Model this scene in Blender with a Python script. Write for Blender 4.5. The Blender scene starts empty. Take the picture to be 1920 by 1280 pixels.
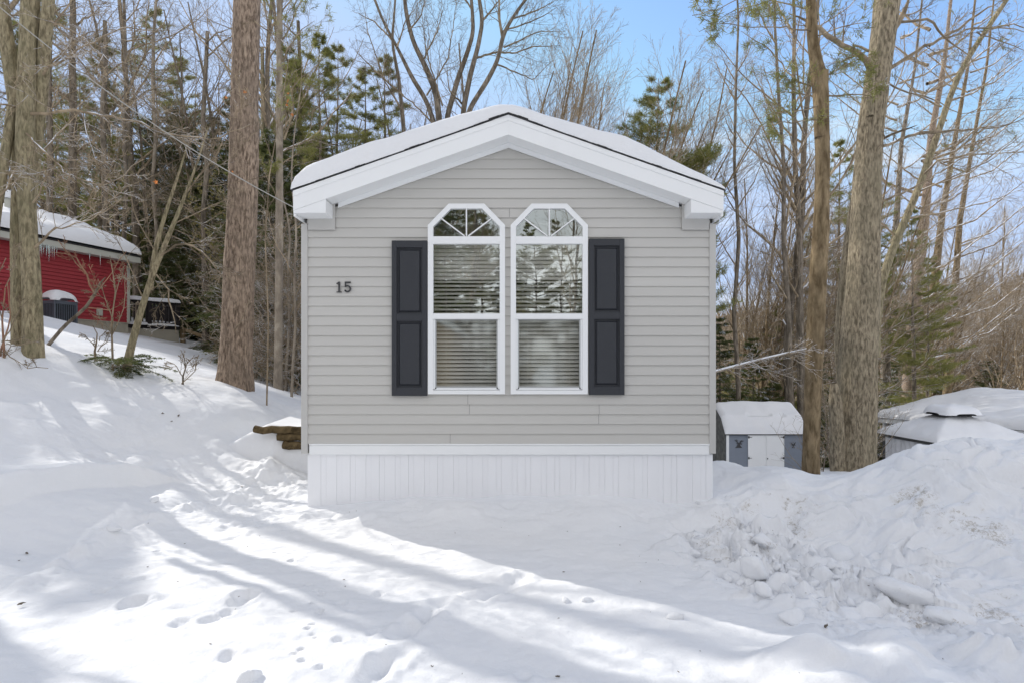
import bpy, math, random
import numpy as np
from math import radians as R
C = bpy.context.scene.collection
F, HY, CZ = 1100.0, 690.0, 1.6          # focal length and horizon of the photograph, eye height
HYF = 6.1                               # distance of the home's front wall
SC = F / HYF
def P(px, py, Y): return ((px-960)*Y/F, Y, CZ-(py-HY)*Y/F)
def WZ(py): return CZ-(py-HY)/SC        # height on the front wall
def WX(px): return (px-960)/SC
SUN = (-0.80, 0.60); ELEV = 31.0; SKYS, SUNS, EXPO = .15, 2.0, .96

# ------------------------------------------------------------------ materials
def newmat(name):
    m = bpy.data.materials.new(name); m.use_nodes = True
    nt = m.node_tree; b = nt.nodes['Principled BSDF']
    return m, nt, b
def lin(c): return (c[0], c[1], c[2], 1)
def tex_noise(nt, scale, detail=4, vec=None, rough=.55, dist=0):
    n = nt.nodes.new('ShaderNodeTexNoise'); n.inputs['Scale'].default_value = scale
    n.inputs['Detail'].default_value = detail; n.inputs['Roughness'].default_value = rough
    n.inputs['Distortion'].default_value = dist
    if vec: nt.links.new(vec, n.inputs['Vector'])
    return n
def ramp(nt, src, stops):
    r = nt.nodes.new('ShaderNodeValToRGB'); e = r.color_ramp.elements
    e[0].position, e[0].color = stops[0][0], lin(stops[0][1]); e[1].position, e[1].color = stops[-1][0], lin(stops[-1][1])
    for p, c in stops[1:-1]:
        x = e.new(p); x.color = lin(c)
    nt.links.new(src, r.inputs['Fac']); return r
def coords(nt, scale=(1,1,1), kind='Object'):
    tc = nt.nodes.new('ShaderNodeTexCoord'); mp = nt.nodes.new('ShaderNodeMapping')
    mp.inputs['Scale'].default_value = scale; nt.links.new(tc.outputs[kind], mp.inputs['Vector'])
    return mp.outputs['Vector']
def bump(nt, b, h, strength, dist=.01):
    n = nt.nodes.new('ShaderNodeBump'); n.inputs['Strength'].default_value = strength; n.inputs['Distance'].default_value = dist
    nt.links.new(h, n.inputs['Height']); nt.links.new(n.outputs['Normal'], b.inputs['Normal']); return n
def mixc(nt, fac, a, b_):
    m = nt.nodes.new('ShaderNodeMix'); m.data_type = 'RGBA'
    for v, i in ((fac, 0), (a, 6), (b_, 7)):
        if isinstance(v, tuple): m.inputs[i].default_value = lin(v)
        elif isinstance(v, (int, float)): m.inputs[i].default_value = v
        else: nt.links.new(v, m.inputs[i])
    return m.outputs[2]
def mathn(nt, op, a, b_=None, clamp=False):
    m = nt.nodes.new('ShaderNodeMath'); m.operation = op; m.use_clamp = clamp
    for i, v in enumerate((a, b_)):
        if v is None: continue
        if isinstance(v, (int, float)): m.inputs[i].default_value = v
        else: nt.links.new(v, m.inputs[i])
    return m.outputs[0]
def plain(name, col, rough=.6, var=.06, scale=6, bs=.0, metal=0, stretch=(1,1,1), spec=.5):
    m, nt, b = newmat(name); b.inputs['Roughness'].default_value = rough; b.inputs['Metallic'].default_value = metal
    b.inputs['Specular IOR Level'].default_value = spec
    v = coords(nt, stretch); n = tex_noise(nt, scale, 6, v)
    r = ramp(nt, n.outputs['Fac'], [(.25, tuple(c*(1-var) for c in col)), (.75, tuple(min(1, c*(1+var)) for c in col))])
    nt.links.new(r.outputs['Color'], b.inputs['Base Color'])
    if bs: 
        n2 = tex_noise(nt, scale*12, 4, v); bump(nt, b, n2.outputs['Fac'], bs, .004)
    return m
def snowcover(nt, col, thr, soft=.12, scale=3.0, amount=.5):
    # snow that has settled on the upward faces
    g = nt.nodes.new('ShaderNodeNewGeometry'); s = nt.nodes.new('ShaderNodeSeparateXYZ')
    nt.links.new(g.outputs['Normal'], s.inputs[0])
    n = tex_noise(nt, scale, 3, g.outputs['Position'])
    a = mathn(nt, 'MULTIPLY', mathn(nt, 'SUBTRACT', n.outputs['Fac'], amount), 3.0)
    t = mathn(nt, 'ADD', s.outputs['Z'], a)
    f = mathn(nt, 'DIVIDE', mathn(nt, 'SUBTRACT', t, thr), soft, True)
    return mixc(nt, f, col, (.80, .82, .86))
def bark(name, dark, light, snow=None, zs=.16, sc=14, bs=.9, moss=None):
    m, nt, b = newmat(name); b.inputs['Roughness'].default_value = .95; b.inputs['Specular IOR Level'].default_value = .15
    v = coords(nt, (1, 1, zs)); n = tex_noise(nt, sc, 7, v, .62, .4)
    n2 = tex_noise(nt, 2.6, 6, coords(nt, (1, 1, .45)), .7)
    r = ramp(nt, n.outputs['Fac'], [(.38, dark), (.5, tuple((a+c)/2 for a, c in zip(dark, light))), (.62, light)])
    c = mixc(nt, mathn(nt, 'MULTIPLY', mathn(nt, 'MULTIPLY', mathn(nt, 'SUBTRACT', n2.outputs['Fac'], .42), 4.0, True), .62), r.outputs['Color'], moss or tuple(x*.7 for x in dark))
    if snow: c = snowcover(nt, c, snow[0], amount=snow[1], scale=snow[2] if len(snow) > 2 else 3.0)
    nt.links.new(c, b.inputs['Base Color'])
    n3 = tex_noise(nt, sc*2.2, 8, v, .7, .6)
    bump(nt, b, n3.outputs['Fac'], bs, .025)
    return m
def foliage(name, a, b_, c_, snow=None, scale=2.2):
    m, nt, b = newmat(name); b.inputs['Roughness'].default_value = .7; b.inputs['Specular IOR Level'].default_value = .25
    g = nt.nodes.new('ShaderNodeNewGeometry'); n = tex_noise(nt, scale, 5, g.outputs['Position'], .7)
    r = ramp(nt, n.outputs['Fac'], [(.3, a), (.5, b_), (.72, c_)]); c = r.outputs['Color']
    if snow:
        n2 = tex_noise(nt, snow[1], 3, g.outputs['Position'])
        f = mathn(nt, 'MULTIPLY', mathn(nt, 'SUBTRACT', n2.outputs['Fac'], snow[0]), 14, True)
        c = mixc(nt, f, c, (.8, .82, .86))
    nt.links.new(c, b.inputs['Base Color'])
    tr = nt.nodes.new('ShaderNodeBsdfTranslucent'); nt.links.new(c, tr.inputs['Color'])
    mx = nt.nodes.new('ShaderNodeMixShader'); mx.inputs[0].default_value = .42
    out = nt.nodes['Material Output']
    nt.links.new(b.outputs[0], mx.inputs[1]); nt.links.new(tr.outputs[0], mx.inputs[2]); nt.links.new(mx.outputs[0], out.inputs[0])
    return m
M = {}
def snowmat(name, dirt=False):
    m, nt, b = newmat(name); b.inputs['Roughness'].default_value = .75; b.inputs['Specular IOR Level'].default_value = .3
    g = nt.nodes.new('ShaderNodeNewGeometry'); pos = g.outputs['Position']
    n = tex_noise(nt, 1.2, 4, pos)
    c = ramp(nt, n.outputs['Fac'], [(.3, (.785, .80, .825)), (.7, (.83, .835, .845))]).outputs['Color']
    if dirt:
        # grit thrown up by the plough: real stains on the bank, in patches
        def patch(x, y, z, rad):
            d = nt.nodes.new('ShaderNodeVectorMath'); d.operation = 'DISTANCE'
            nt.links.new(wpos, d.inputs[0]); d.inputs[1].default_value = (x+.45, y+.45, z+.35)
            return mathn(nt, 'SUBTRACT', 1.0, mathn(nt, 'DIVIDE', d.outputs['Value'], rad), True)
        pt = None; wn = tex_noise(nt, 4.5, 4, pos, .6, 1.0); wv = nt.nodes.new('ShaderNodeVectorMath'); wv.operation = 'MULTIPLY_ADD'; nt.links.new(wn.outputs['Color'], wv.inputs[0]); wv.inputs[1].default_value = (.9, .9, .7); nt.links.new(pos, wv.inputs[2]); wpos = wv.outputs[0]
        for (x, y, z, rad) in DIRT:
            p_ = patch(x, y, z, rad); pt = p_ if pt is None else mathn(nt, 'MAXIMUM', pt, p_)
        nf = tex_noise(nt, 26, 8, pos, .8, 1.5); nm = tex_noise(nt, 5, 5, pos, .7, 1.2)
        sp = mathn(nt, 'MULTIPLY', mathn(nt, 'SUBTRACT', mathn(nt, 'ADD', nf.outputs['Fac'], mathn(nt, 'MULTIPLY', pt, .26)), .66), 7, True)
        st = mathn(nt, 'MULTIPLY', mathn(nt, 'MULTIPLY', mathn(nt, 'SUBTRACT', nm.outputs['Fac'], .52), 3.0, True), mathn(nt, 'MULTIPLY', pt, 1.2), True)
        c = mixc(nt, mathn(nt, 'MULTIPLY', st, .8), c, (.47, .42, .34))
        c = mixc(nt, mathn(nt, 'MULTIPLY', mathn(nt, 'MULTIPLY', sp, mathn(nt, 'MULTIPLY', pt, 1.6, True)), .7), c, (.30, .25, .18))
    nt.links.new(c, b.inputs['Base Color'])
    n2 = tex_noise(nt, 7, 7, pos, .6); n3 = tex_noise(nt, 55, 4, pos)
    h = mathn(nt, 'ADD', n2.outputs['Fac'], mathn(nt, 'MULTIPLY', n3.outputs['Fac'], .16))
    bump(nt, b, h, .34, .04)
    return m
DIRT = [(1500, 990, 5.4, .42), (1340, 985, 5.3, .36), (1360, 1050, 4.8, .26), (1680, 1110, 4.0, .3), (1730, 1165, 3.7, .34),
        (1640, 1150, 3.9, .22), (1880, 1000, 4.6, .6), (1790, 985, 4.7, .5), (1295, 1000, 5.2, .14), (1440, 1030, 5.0, .28), (1860, 1150, 3.8, .35)]
M['snow'] = snowmat('snow')
M['siding'] = plain('grey_vinyl', (.545, .532, .50), .5, .05, .9, .12, stretch=(.3, 1, 4))
M['trim_grey'] = plain('grey_trim', (.52, .51, .485), .5, .02, 3)
M['white'] = plain('white_vinyl', (.86, .87, .87), .45, .02, 2)
M['skirt'] = plain('white_skirting', (.87, .875, .89), .5, .02, 1.6, .05)
M['shutter'] = plain('charcoal_shutter', (.027, .030, .037), .5, .1, 90, .35)
M['shingle'] = plain('black_shingle', (.025, .025, .027), .9, .3, 30, .5)
M['black'] = plain('black_metal', (.02, .02, .022), .5, .2, 20)
M['number'] = plain('dark_grey_number', (.045, .045, .048), .5, .05, 20)
M['room'] = plain('dim_room', (.13, .12, .11), .9, .1, 2)
M['blind'] = plain('white_blind', (.74, .73, .66), .6, .02, 5)
M['screen_frame'] = plain('grey_screen_frame', (.42, .43, .43), .4, .03, 5)
M['red'] = plain('red_siding', (.36, .034, .044), .6, .08, 3, .1)
M['beige'] = plain('beige_skirting', (.40, .37, .30), .7, .08, 3)
M['cream'] = plain('cream_fascia', (.50, .50, .44), .6, .05, 3)
M['deckwood'] = plain('black_stained_wood', (.018, .014, .014), .8, .2, 8)
M['tanwood'] = plain('tan_wood', (.25, .18, .10), .9, .2, 9)
M['shedgrey'] = plain('blue_grey_siding', (.22, .25, .30), .7, .05, 4)
M['shedside'] = plain('weathered_side', (.14, .14, .13), .9, .5, 5)
M['ac'] = plain('grey_metal', (.10, .115, .14), .5, .1, 6)
M['gazebo'] = plain('bronze_metal', (.05, .05, .05), .5, .1, 6)
M['cloth'] = plain('white_curtain', (.62, .63, .65), .8, .1, 4)
M['wire'] = plain('grey_cable', (.38, .37, .34), .6, .05, 6)
M['log'] = bark('log_bark', (.06, .042, .02), (.20, .145, .075), zs=1, sc=9)
M['cut'] = plain('cut_wood', (.35, .25, .13), .9, .2, 20)
M['bark_pine'] = bark('pine_bark', (0.132, 0.095, 0.069), (0.488, 0.376, 0.284), None, .27, 30, 1.0, (0.224, 0.178, 0.139))
M['bark_olive'] = bark('olive_bark', (0.158, 0.129, 0.082), (0.475, 0.403, 0.264), None, .27, 30, .9, (0.238, 0.224, 0.132))
M['bark_right'] = bark('furrowed_bark', (0.145, 0.119, 0.082), (0.488, 0.409, 0.290), None, .27, 30, 1.0, (0.264, 0.231, 0.158))
M['bark_brown'] = bark('brown_bark', (0.132, 0.095, 0.053), (0.330, 0.251, 0.152), None, .3, 12, .6)
M['bark_dark'] = bark('dark_bark', (0.11, 0.092, 0.07), (0.31, 0.262, 0.205), None, .2, 12, .8)
M['twig'] = bark('twig_bark', (0.169, 0.134, 0.092), (0.422, 0.338, 0.236), (.86, .56, 2.0), .5, 5, .2)
M['twig_snow'] = bark('snowy_twig_bark', (0.220, 0.170, 0.115), (0.507, 0.403, 0.273), (.62, .5, 2.5), .5, 5, .2)
M['twig_grey'] = bark('grey_twig_bark', (0.220, 0.185, 0.148), (0.456, 0.394, 0.310), (.74, .54, 2.2), .5, 5, .2)
M['twig_red'] = bark('reddish_twig', (0.20, 0.11, 0.075), (0.46, 0.28, 0.18), None, .5, 5, .2)
M['hemlock'] = foliage('hemlock_needles', (.05, .072, .028), (.125, .148, .052), (.235, .238, .088), (.60, 3.2))
M['pine'] = foliage('pine_needles', (.13, .15, .045), (.26, .262, .085), (.42, .39, .14), (.67, 2.4))
M['tanleaf'] = foliage('tan_leaves', (.19, .18, .06), (.33, .29, .10), (.48, .41, .16), (.68, 3.0))
M['orange'] = foliage('orange_leaf', (.55, .20, .06), (.62, .24, .08), (.7, .3, .1))
M['farwood'] = foliage('far_woods', (.16, .13, .09), (.30, .235, .16), (.40, .32, .23), None, .12)
M['soil'] = plain('wood_floor', (.2, .17, .12), .9, .2, 4)
def glassmat(name, refl, tint=(1, 1, 1), rough=.0):
    m = bpy.data.materials.new(name); m.use_nodes = True; nt = m.node_tree; nt.nodes.clear()
    o = nt.nodes.new('ShaderNodeOutputMaterial'); t = nt.nodes.new('ShaderNodeBsdfTransparent'); g = nt.nodes.new('ShaderNodeBsdfGlossy')
    t.inputs[0].default_value = lin(tint); g.inputs['Roughness'].default_value = rough; g.inputs[0].default_value = (.93, 1, .95, 1)
    mx = nt.nodes.new('ShaderNodeMixShader'); lw = nt.nodes.new('ShaderNodeLayerWeight'); lw.inputs['Blend'].default_value = .5
    f = mathn(nt, 'ADD', mathn(nt, 'MULTIPLY', mathn(nt, 'POWER', lw.outputs['Facing'], 4), .6), refl, True)
    v = coords(nt); n = tex_noise(nt, 1.8, 2, v); bp = nt.nodes.new('ShaderNodeBump'); bp.inputs['Strength'].default_value = .05; bp.inputs['Distance'].default_value = .02
    nt.links.new(n.outputs['Fac'], bp.inputs['Height']); nt.links.new(bp.outputs[0], g.inputs['Normal'])
    nt.links.new(f, mx.inputs[0]); nt.links.new(t.outputs[0], mx.inputs[1]); nt.links.new(g.outputs[0], mx.inputs[2]); nt.links.new(mx.outputs[0], o.inputs[0])
    return m
M['glass'] = glassmat('window_glass', .33); M['glass_screen'] = glassmat('screened_glass', .17, (.86, .86, .86), .05)
M['ice'] = glassmat('ice', .35, (.9, .95, 1), .1)

# ------------------------------------------------------------------ noise
def _h(ix, iy, iz, s):
    n = (ix*374761393 + iy*668265263 + iz*2147483647 + s*974634777) & 0x7fffffff
    n = ((n ^ (n >> 13))*1274126177) & 0x7fffffff
    return ((n ^ (n >> 16)) & 0xffff)/65535.0
def vnoise(x, y, z=0.0, s=0):
    x = np.asarray(x, float); y = np.asarray(y, float); z = np.asarray(z, float)+0*x
    ix, iy, iz = np.floor(x).astype(np.int64), np.floor(y).astype(np.int64), np.floor(z).astype(np.int64)
    fx, fy, fz = x-ix, y-iy, z-iz
    fx, fy, fz = (f*f*f*(f*(f*6-15)+10) for f in (fx, fy, fz))
    r = 0
    for a in (0, 1):
        for b in (0, 1):
            for c in (0, 1):
                w = (fx if a else 1-fx)*(fy if b else 1-fy)*(fz if c else 1-fz)
                r = r + w*_h(ix+a, iy+b, iz+c, s)
    return r*2-1
def fbm(x, y, z=0.0, o=4, s=0, g=.5):
    r, a, f = 0, 1.0, 1.0
    for i in range(o):
        r = r + a*vnoise(x*f+13.1*i, y*f+7.7*i, np.asarray(z)*f, s+i); a *= g; f *= 2.03
    return r

# ------------------------------------------------------------------ mesh helpers
def link(name, me, parent=None, loc=None):
    o = bpy.data.objects.new(name, me); C.objects.link(o)
    if parent: o.parent = parent
    if loc is not None: o.location = loc
    return o
def np_mesh(name, verts, faces, mats, smooth=False, mi=None):
    """faces: a (n,k) int array, or a list of such arrays"""
    me = bpy.data.meshes.new(name); verts = np.asarray(verts, np.float32)
    fl = [np.asarray(f, np.int32) for f in (faces if isinstance(faces, list) else [faces])]; fl = [f for f in fl if len(f)]
    me.vertices.add(len(verts)); me.vertices.foreach_set('co', verts.ravel())
    nl = sum(f.size for f in fl); nf = sum(len(f) for f in fl)
    me.loops.add(nl); me.loops.foreach_set('vertex_index', np.concatenate([f.ravel() for f in fl]))
    me.polygons.add(nf)
    st = []; p = 0
    for f in fl:
        st.append(p+np.arange(len(f))*f.shape[1]); p += f.size
    me.polygons.foreach_set('loop_start', np.concatenate(st).astype(np.int32))
    if mi is not None: me.polygons.foreach_set('material_index', np.asarray(mi, np.int32))
    for m in (mats if isinstance(mats, (list, tuple)) else [mats]): me.materials.append(m)
    me.update(calc_edges=True); me.validate()
    if smooth: me.polygons.foreach_set('use_smooth', np.ones(len(me.polygons), bool))
    return me
def thing(name, label, cat, loc=(0, 0, 0), group=None):
    o = bpy.data.objects.new(name, None); C.objects.link(o); o.location = loc; o.empty_display_size = .2
    o['label'] = label; o['category'] = cat
    if group: o['group'] = group
    return o
def tag(o, label, cat, group=None):
    o['label'] = label; o['category'] = cat
    if group: o['group'] = group
    return o
class MB:
    def __init__(s): s.v = []; s.f = []; s.m = []
    def add(s, vs, fs, mi=0):
        n = len(s.v); s.v += [tuple(v) for v in vs]; s.f += [tuple(n+i for i in f) for f in fs]; s.m += [mi]*len(fs)
    def box(s, x0, x1, y0, y1, z0, z1, mi=0):
        s.add([(x0,y0,z0),(x1,y0,z0),(x1,y1,z0),(x0,y1,z0),(x0,y0,z1),(x1,y0,z1),(x1,y1,z1),(x0,y1,z1)],
              [(3,2,1,0),(4,5,6,7),(0,1,5,4),(1,2,6,5),(2,3,7,6),(3,0,4,7)], mi)
    def prism(s, poly, a, b, f=None, mi=0):
        """poly in (x,z), extruded from y=a to y=b; counter-clockwise seen from -y"""
        f = f or (lambda x, y, z: (x, y, z)); n = len(poly)
        s.add([f(x, a, z) for x, z in poly]+[f(x, b, z) for x, z in poly],
              [tuple(range(n)), tuple(range(2*n-1, n-1, -1))]+[((i+1) % n, i, n+i, n+(i+1) % n) for i in range(n)], mi)
    def bar(s, p, q, w, h, mi=0, up=(0, 0, 1)):
        p, q, up = np.array(p, float), np.array(q, float), np.array(up, float); d = q-p; d /= np.linalg.norm(d)
        a = np.cross(d, up); a /= max(1e-9, np.linalg.norm(a)); b = np.cross(a, d)
        vs = [c+a*i*w/2+b*j*h/2 for c in (p, q) for i, j in ((-1,-1),(1,-1),(1,1),(-1,1))]
        s.add(vs, [(0,1,2,3),(7,6,5,4),(0,4,5,1),(1,5,6,2),(2,6,7,3),(3,7,4,0)], mi)
    def tube(s, pts, rs, k=8, mi=0):
        v, f = tubes([(np.array(pts, float), np.array(rs, float))], k); s.add(v, [tuple(q) for q in f], mi)
    def build(s, name, mats, parent=None, off=(0, 0, 0), smooth=False, bevel=0, weld=False):
        me = bpy.data.meshes.new(name); ox, oy, oz = off
        me.from_pydata([(x-ox, y-oy, z-oz) for x, y, z in s.v], [], s.f)
        for m in (mats if isinstance(mats, (list, tuple)) else [mats]): me.materials.append(m)
        me.polygons.foreach_set('material_index', s.m)
        if smooth: me.polygons.foreach_set('use_smooth', [True]*len(me.polygons))
        me.update(); o = link(name, me, parent)
        if bevel:
            b = o.modifiers.new('bevel', 'BEVEL'); b.width = bevel; b.segments = 2; b.limit_method = 'ANGLE'
        return o
def tubes(lines, k=3, cap=True):
    """lines: list of (pts (n,3), radii (n,)); vectorised per length"""
    by = {}
    for p, r in lines: by.setdefault(len(p), []).append((p, r))
    V, Fq, off = [], [], 0
    ang = np.arange(k)*2*math.pi/k
    for n, L in by.items():
        p = np.array([a for a, b in L]); r = np.array([b for a, b in L]); m = len(L)
        t = np.gradient(p, axis=1); t /= np.linalg.norm(t, axis=2, keepdims=True)+1e-9
        ref = np.where(np.abs(t[:, :1, 2:3]) > .8, np.array([1., 0, 0]), np.array([0., 0, 1.]))
        a = np.cross(t, np.broadcast_to(ref, t.shape)); a /= np.linalg.norm(a, axis=2, keepdims=True)+1e-9
        b = np.cross(t, a)
        ring = p[:, :, None, :]+r[:, :, None, None]*(a[:, :, None, :]*np.cos(ang)[:, None]+b[:, :, None, :]*np.sin(ang)[:, None])
        V.append(ring.reshape(-1, 3))
        base = off+(np.arange(m)[:, None, None]*n+np.arange(n-1)[None, :, None])*k
        j = np.arange(k)[None, None, :]; j2 = (j+1) % k
        Fq.append(np.stack([base+j, base+j2, base+k+j2, base+k+j], -1).reshape(-1, 4))
        off += m*n*k
    return np.concatenate(V), np.concatenate(Fq)

# ------------------------------------------------------------------ terrain
CP = []
def cp(px, py, Y): CP.append(P(px, py, Y))
for x in (-2.8, -1.5, 0, 1.2):
    for y in (2.0, 3.2, 4.4, 5.4): CP.append((x, y, .10))
for x in (-1.9, -1, 0, 1, 1.9): CP.append((x, 5.95, .2+.07*math.cos(x))); CP.append((x, 8, .15)); CP.append((x, 14, .1))
for a in [(0,1080,4.2),(200,1020,5.0),(420,950,6.3),(560,888,8.3),(0,1020,4.75),(0,930,5.1),(180,930,5.6),(330,926,6.3),(0,880,5.9),
          (200,880,6.5),(350,880,7.0),(480,860,7.6),(100,800,6.7),(300,800,7.6),(450,800,8.2),(20,740,7.1),(150,740,7.6),(300,735,8.3),
          (450,765,8.6),(540,790,9.2),(560,765,10.5),(50,660,7.94),(235,690,8.8),(130,660,9.2),(440,720,10),(522,728,13),(340,670,13),(180,640,13),
          (20,606,16.8),(90,612,17.8),(150,619,18.9),(232,630,20.3),(290,640,21.3),(335,646,22.2),(400,660,22),(480,690,18),(560,745,14.5),(0,610,15),
          (1350,858,7.2),(1400,892,7.4),(1450,905,7.9),(1350,930,6.2),(1518,897,9),(1600,880,10),(1560,884,6.4),(1640,872,6.2),(1660,850,6.1),(1695,824,5.9),
          (1800,830,5.7),(1920,840,5.5),(2050,846,5.5),(1290,990,5.45),(1400,945,5.75),(1500,905,6.0),(1900,1195,3.45),(1700,1172,3.6),(1520,1105,4.15),
          (1350,1045,4.9),(1270,1010,5.2),(1800,1010,4.75),(1900,1010,4.6),(1650,1010,5.0),(1500,1000,5.4),(1400,1000,5.4),(1950,1100,4.0),(2100,1000,4.6),(1650,1260,2.9),(1850,1262,2.9)]: cp(*a)
CP += [(4.6, 7.6, .15), (7, 8.5, -.1), (3, 12, -.35), (6, 12, -1.0), (9, 13, -1.9), (3, 18, -1.3), (8, 19, -2.6), (9, 24, -2.8), (14, 24, -3.1), (14, 19, -3.1), (5, 24, -2.5),
       (20, 24, -3.3), (16, 30, -3.4), (3, 30, -2.0), (-2, 20, -.2), (-3, 28, .2), (-8, 30, 2.0), (-15, 32, 3.4), (-9, 8, 2.6), (-13, 9, 3.3), (-13, 15, 3.0), (-20, 18, 3.6),
       (-6, 4.5, .75), (-9, 4, 1.6), (-4.3, 2.5, .35), (-14, 2, 2.4), (5, 2.5, .1), (8, 4, .3), (9, 7, .6), (0, -3, 0), (-6, -4, .3), (6, -4, 0), (0, -12, 0), (-14, -10, 1), (14, -10, -1), (16, 4, -1), (-22, 0, 3), (-5, 0, .3)]
CP = np.array(CP)
def _mq(x, y):
    d2 = (x[:, None]-CP[None, :, 0])**2+(y[:, None]-CP[None, :, 1])**2
    return np.sqrt(d2+.09)
_n = len(CP); _A = np.zeros((_n+3, _n+3)); _A[:_n, :_n] = _mq(CP[:, 0], CP[:, 1])-np.eye(_n)*.04
_A[:_n, _n] = 1; _A[:_n, _n+1:] = CP[:, :2]; _A[_n, :_n] = 1; _A[_n+1:, :_n] = CP[:, :2].T
_W = np.linalg.solve(_A, np.concatenate([CP[:, 2], [0, 0, 0]]))
def sstep(a, b, x): t = np.clip((x-a)/(b-a), 0, 1); return t*t*(3-2*t)
def base_h(x, y):
    x = np.asarray(x, float).ravel(); y = np.asarray(y, float).ravel(); out = np.empty_like(x)
    for i in range(0, len(x), 20000):
        s = slice(i, i+20000); out[s] = _mq(x[s], y[s])@_W[:_n]+_W[_n]+_W[_n+1]*x[s]+_W[_n+2]*y[s]
    r = np.hypot(x, y-12); far = np.clip(-.14*x, -4.5, 4.0)-.2
    th = np.arctan2(x, y)
    hill = sstep(70, 260, r)*(10+24*np.exp(-((th-.9)/.45)**2)+5*np.sin(th*5)+26*np.exp(-((th+.7)/.6)**2))
    t = sstep(24, 44, r)
    return np.clip(out, -4, 8)*(1-t)+(far+hill)*t
PRINTS = []
def pr(px, py, r, d, ax=1.0): 
    Y = 1.5*F/(py-HY); PRINTS.append(((px-960)*Y/F, Y, r*.8, d*.9, ax))
for a in [(190,1101,.055,.05),(250,1129,.085,.09),(455,1121,.085,.08),(478,1113,.05,.06),(425,1145,.05,.04),(390,1160,.06,.035),(340,1168,.06,.03),(428,1231,.05,.04),
          (515,1033,.022,.03),(545,1038,.02,.03),(546,1052,.024,.035),(565,1059,.018,.03),(580,1096,.022,.035),(592,1105,.02,.035),(602,1109,.018,.03),(588,1127,.023,.04),
          (602,1141,.022,.04),(550,1139,.018,.025),(585,1165,.02,.04),(577,1176,.02,.04),(587,1186,.018,.03),(593,1193,.016,.03),(566,1217,.025,.04),(554,1226,.02,.04),(567,1240,.023,.04),
          (640,1123,.045,.04),(710,1107,.03,.03),(636,1198,.045,.04),(660,1134,.03,.02),(295,1028,.03,.04),(270,1075,.06,.025),(230,1070,.05,.02),(600,1255,.03,.03),(700,1180,.05,.02),(980,1255,.05,.03),(1045,1270,.04,.04)]: pr(*a)
TRACKS = [[(830,1130),(800,1150),(775,1170),(745,1190)], [(760,1222),(720,1245),(690,1275)], [(980,1075),(930,1110),(890,1120)]]
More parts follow.
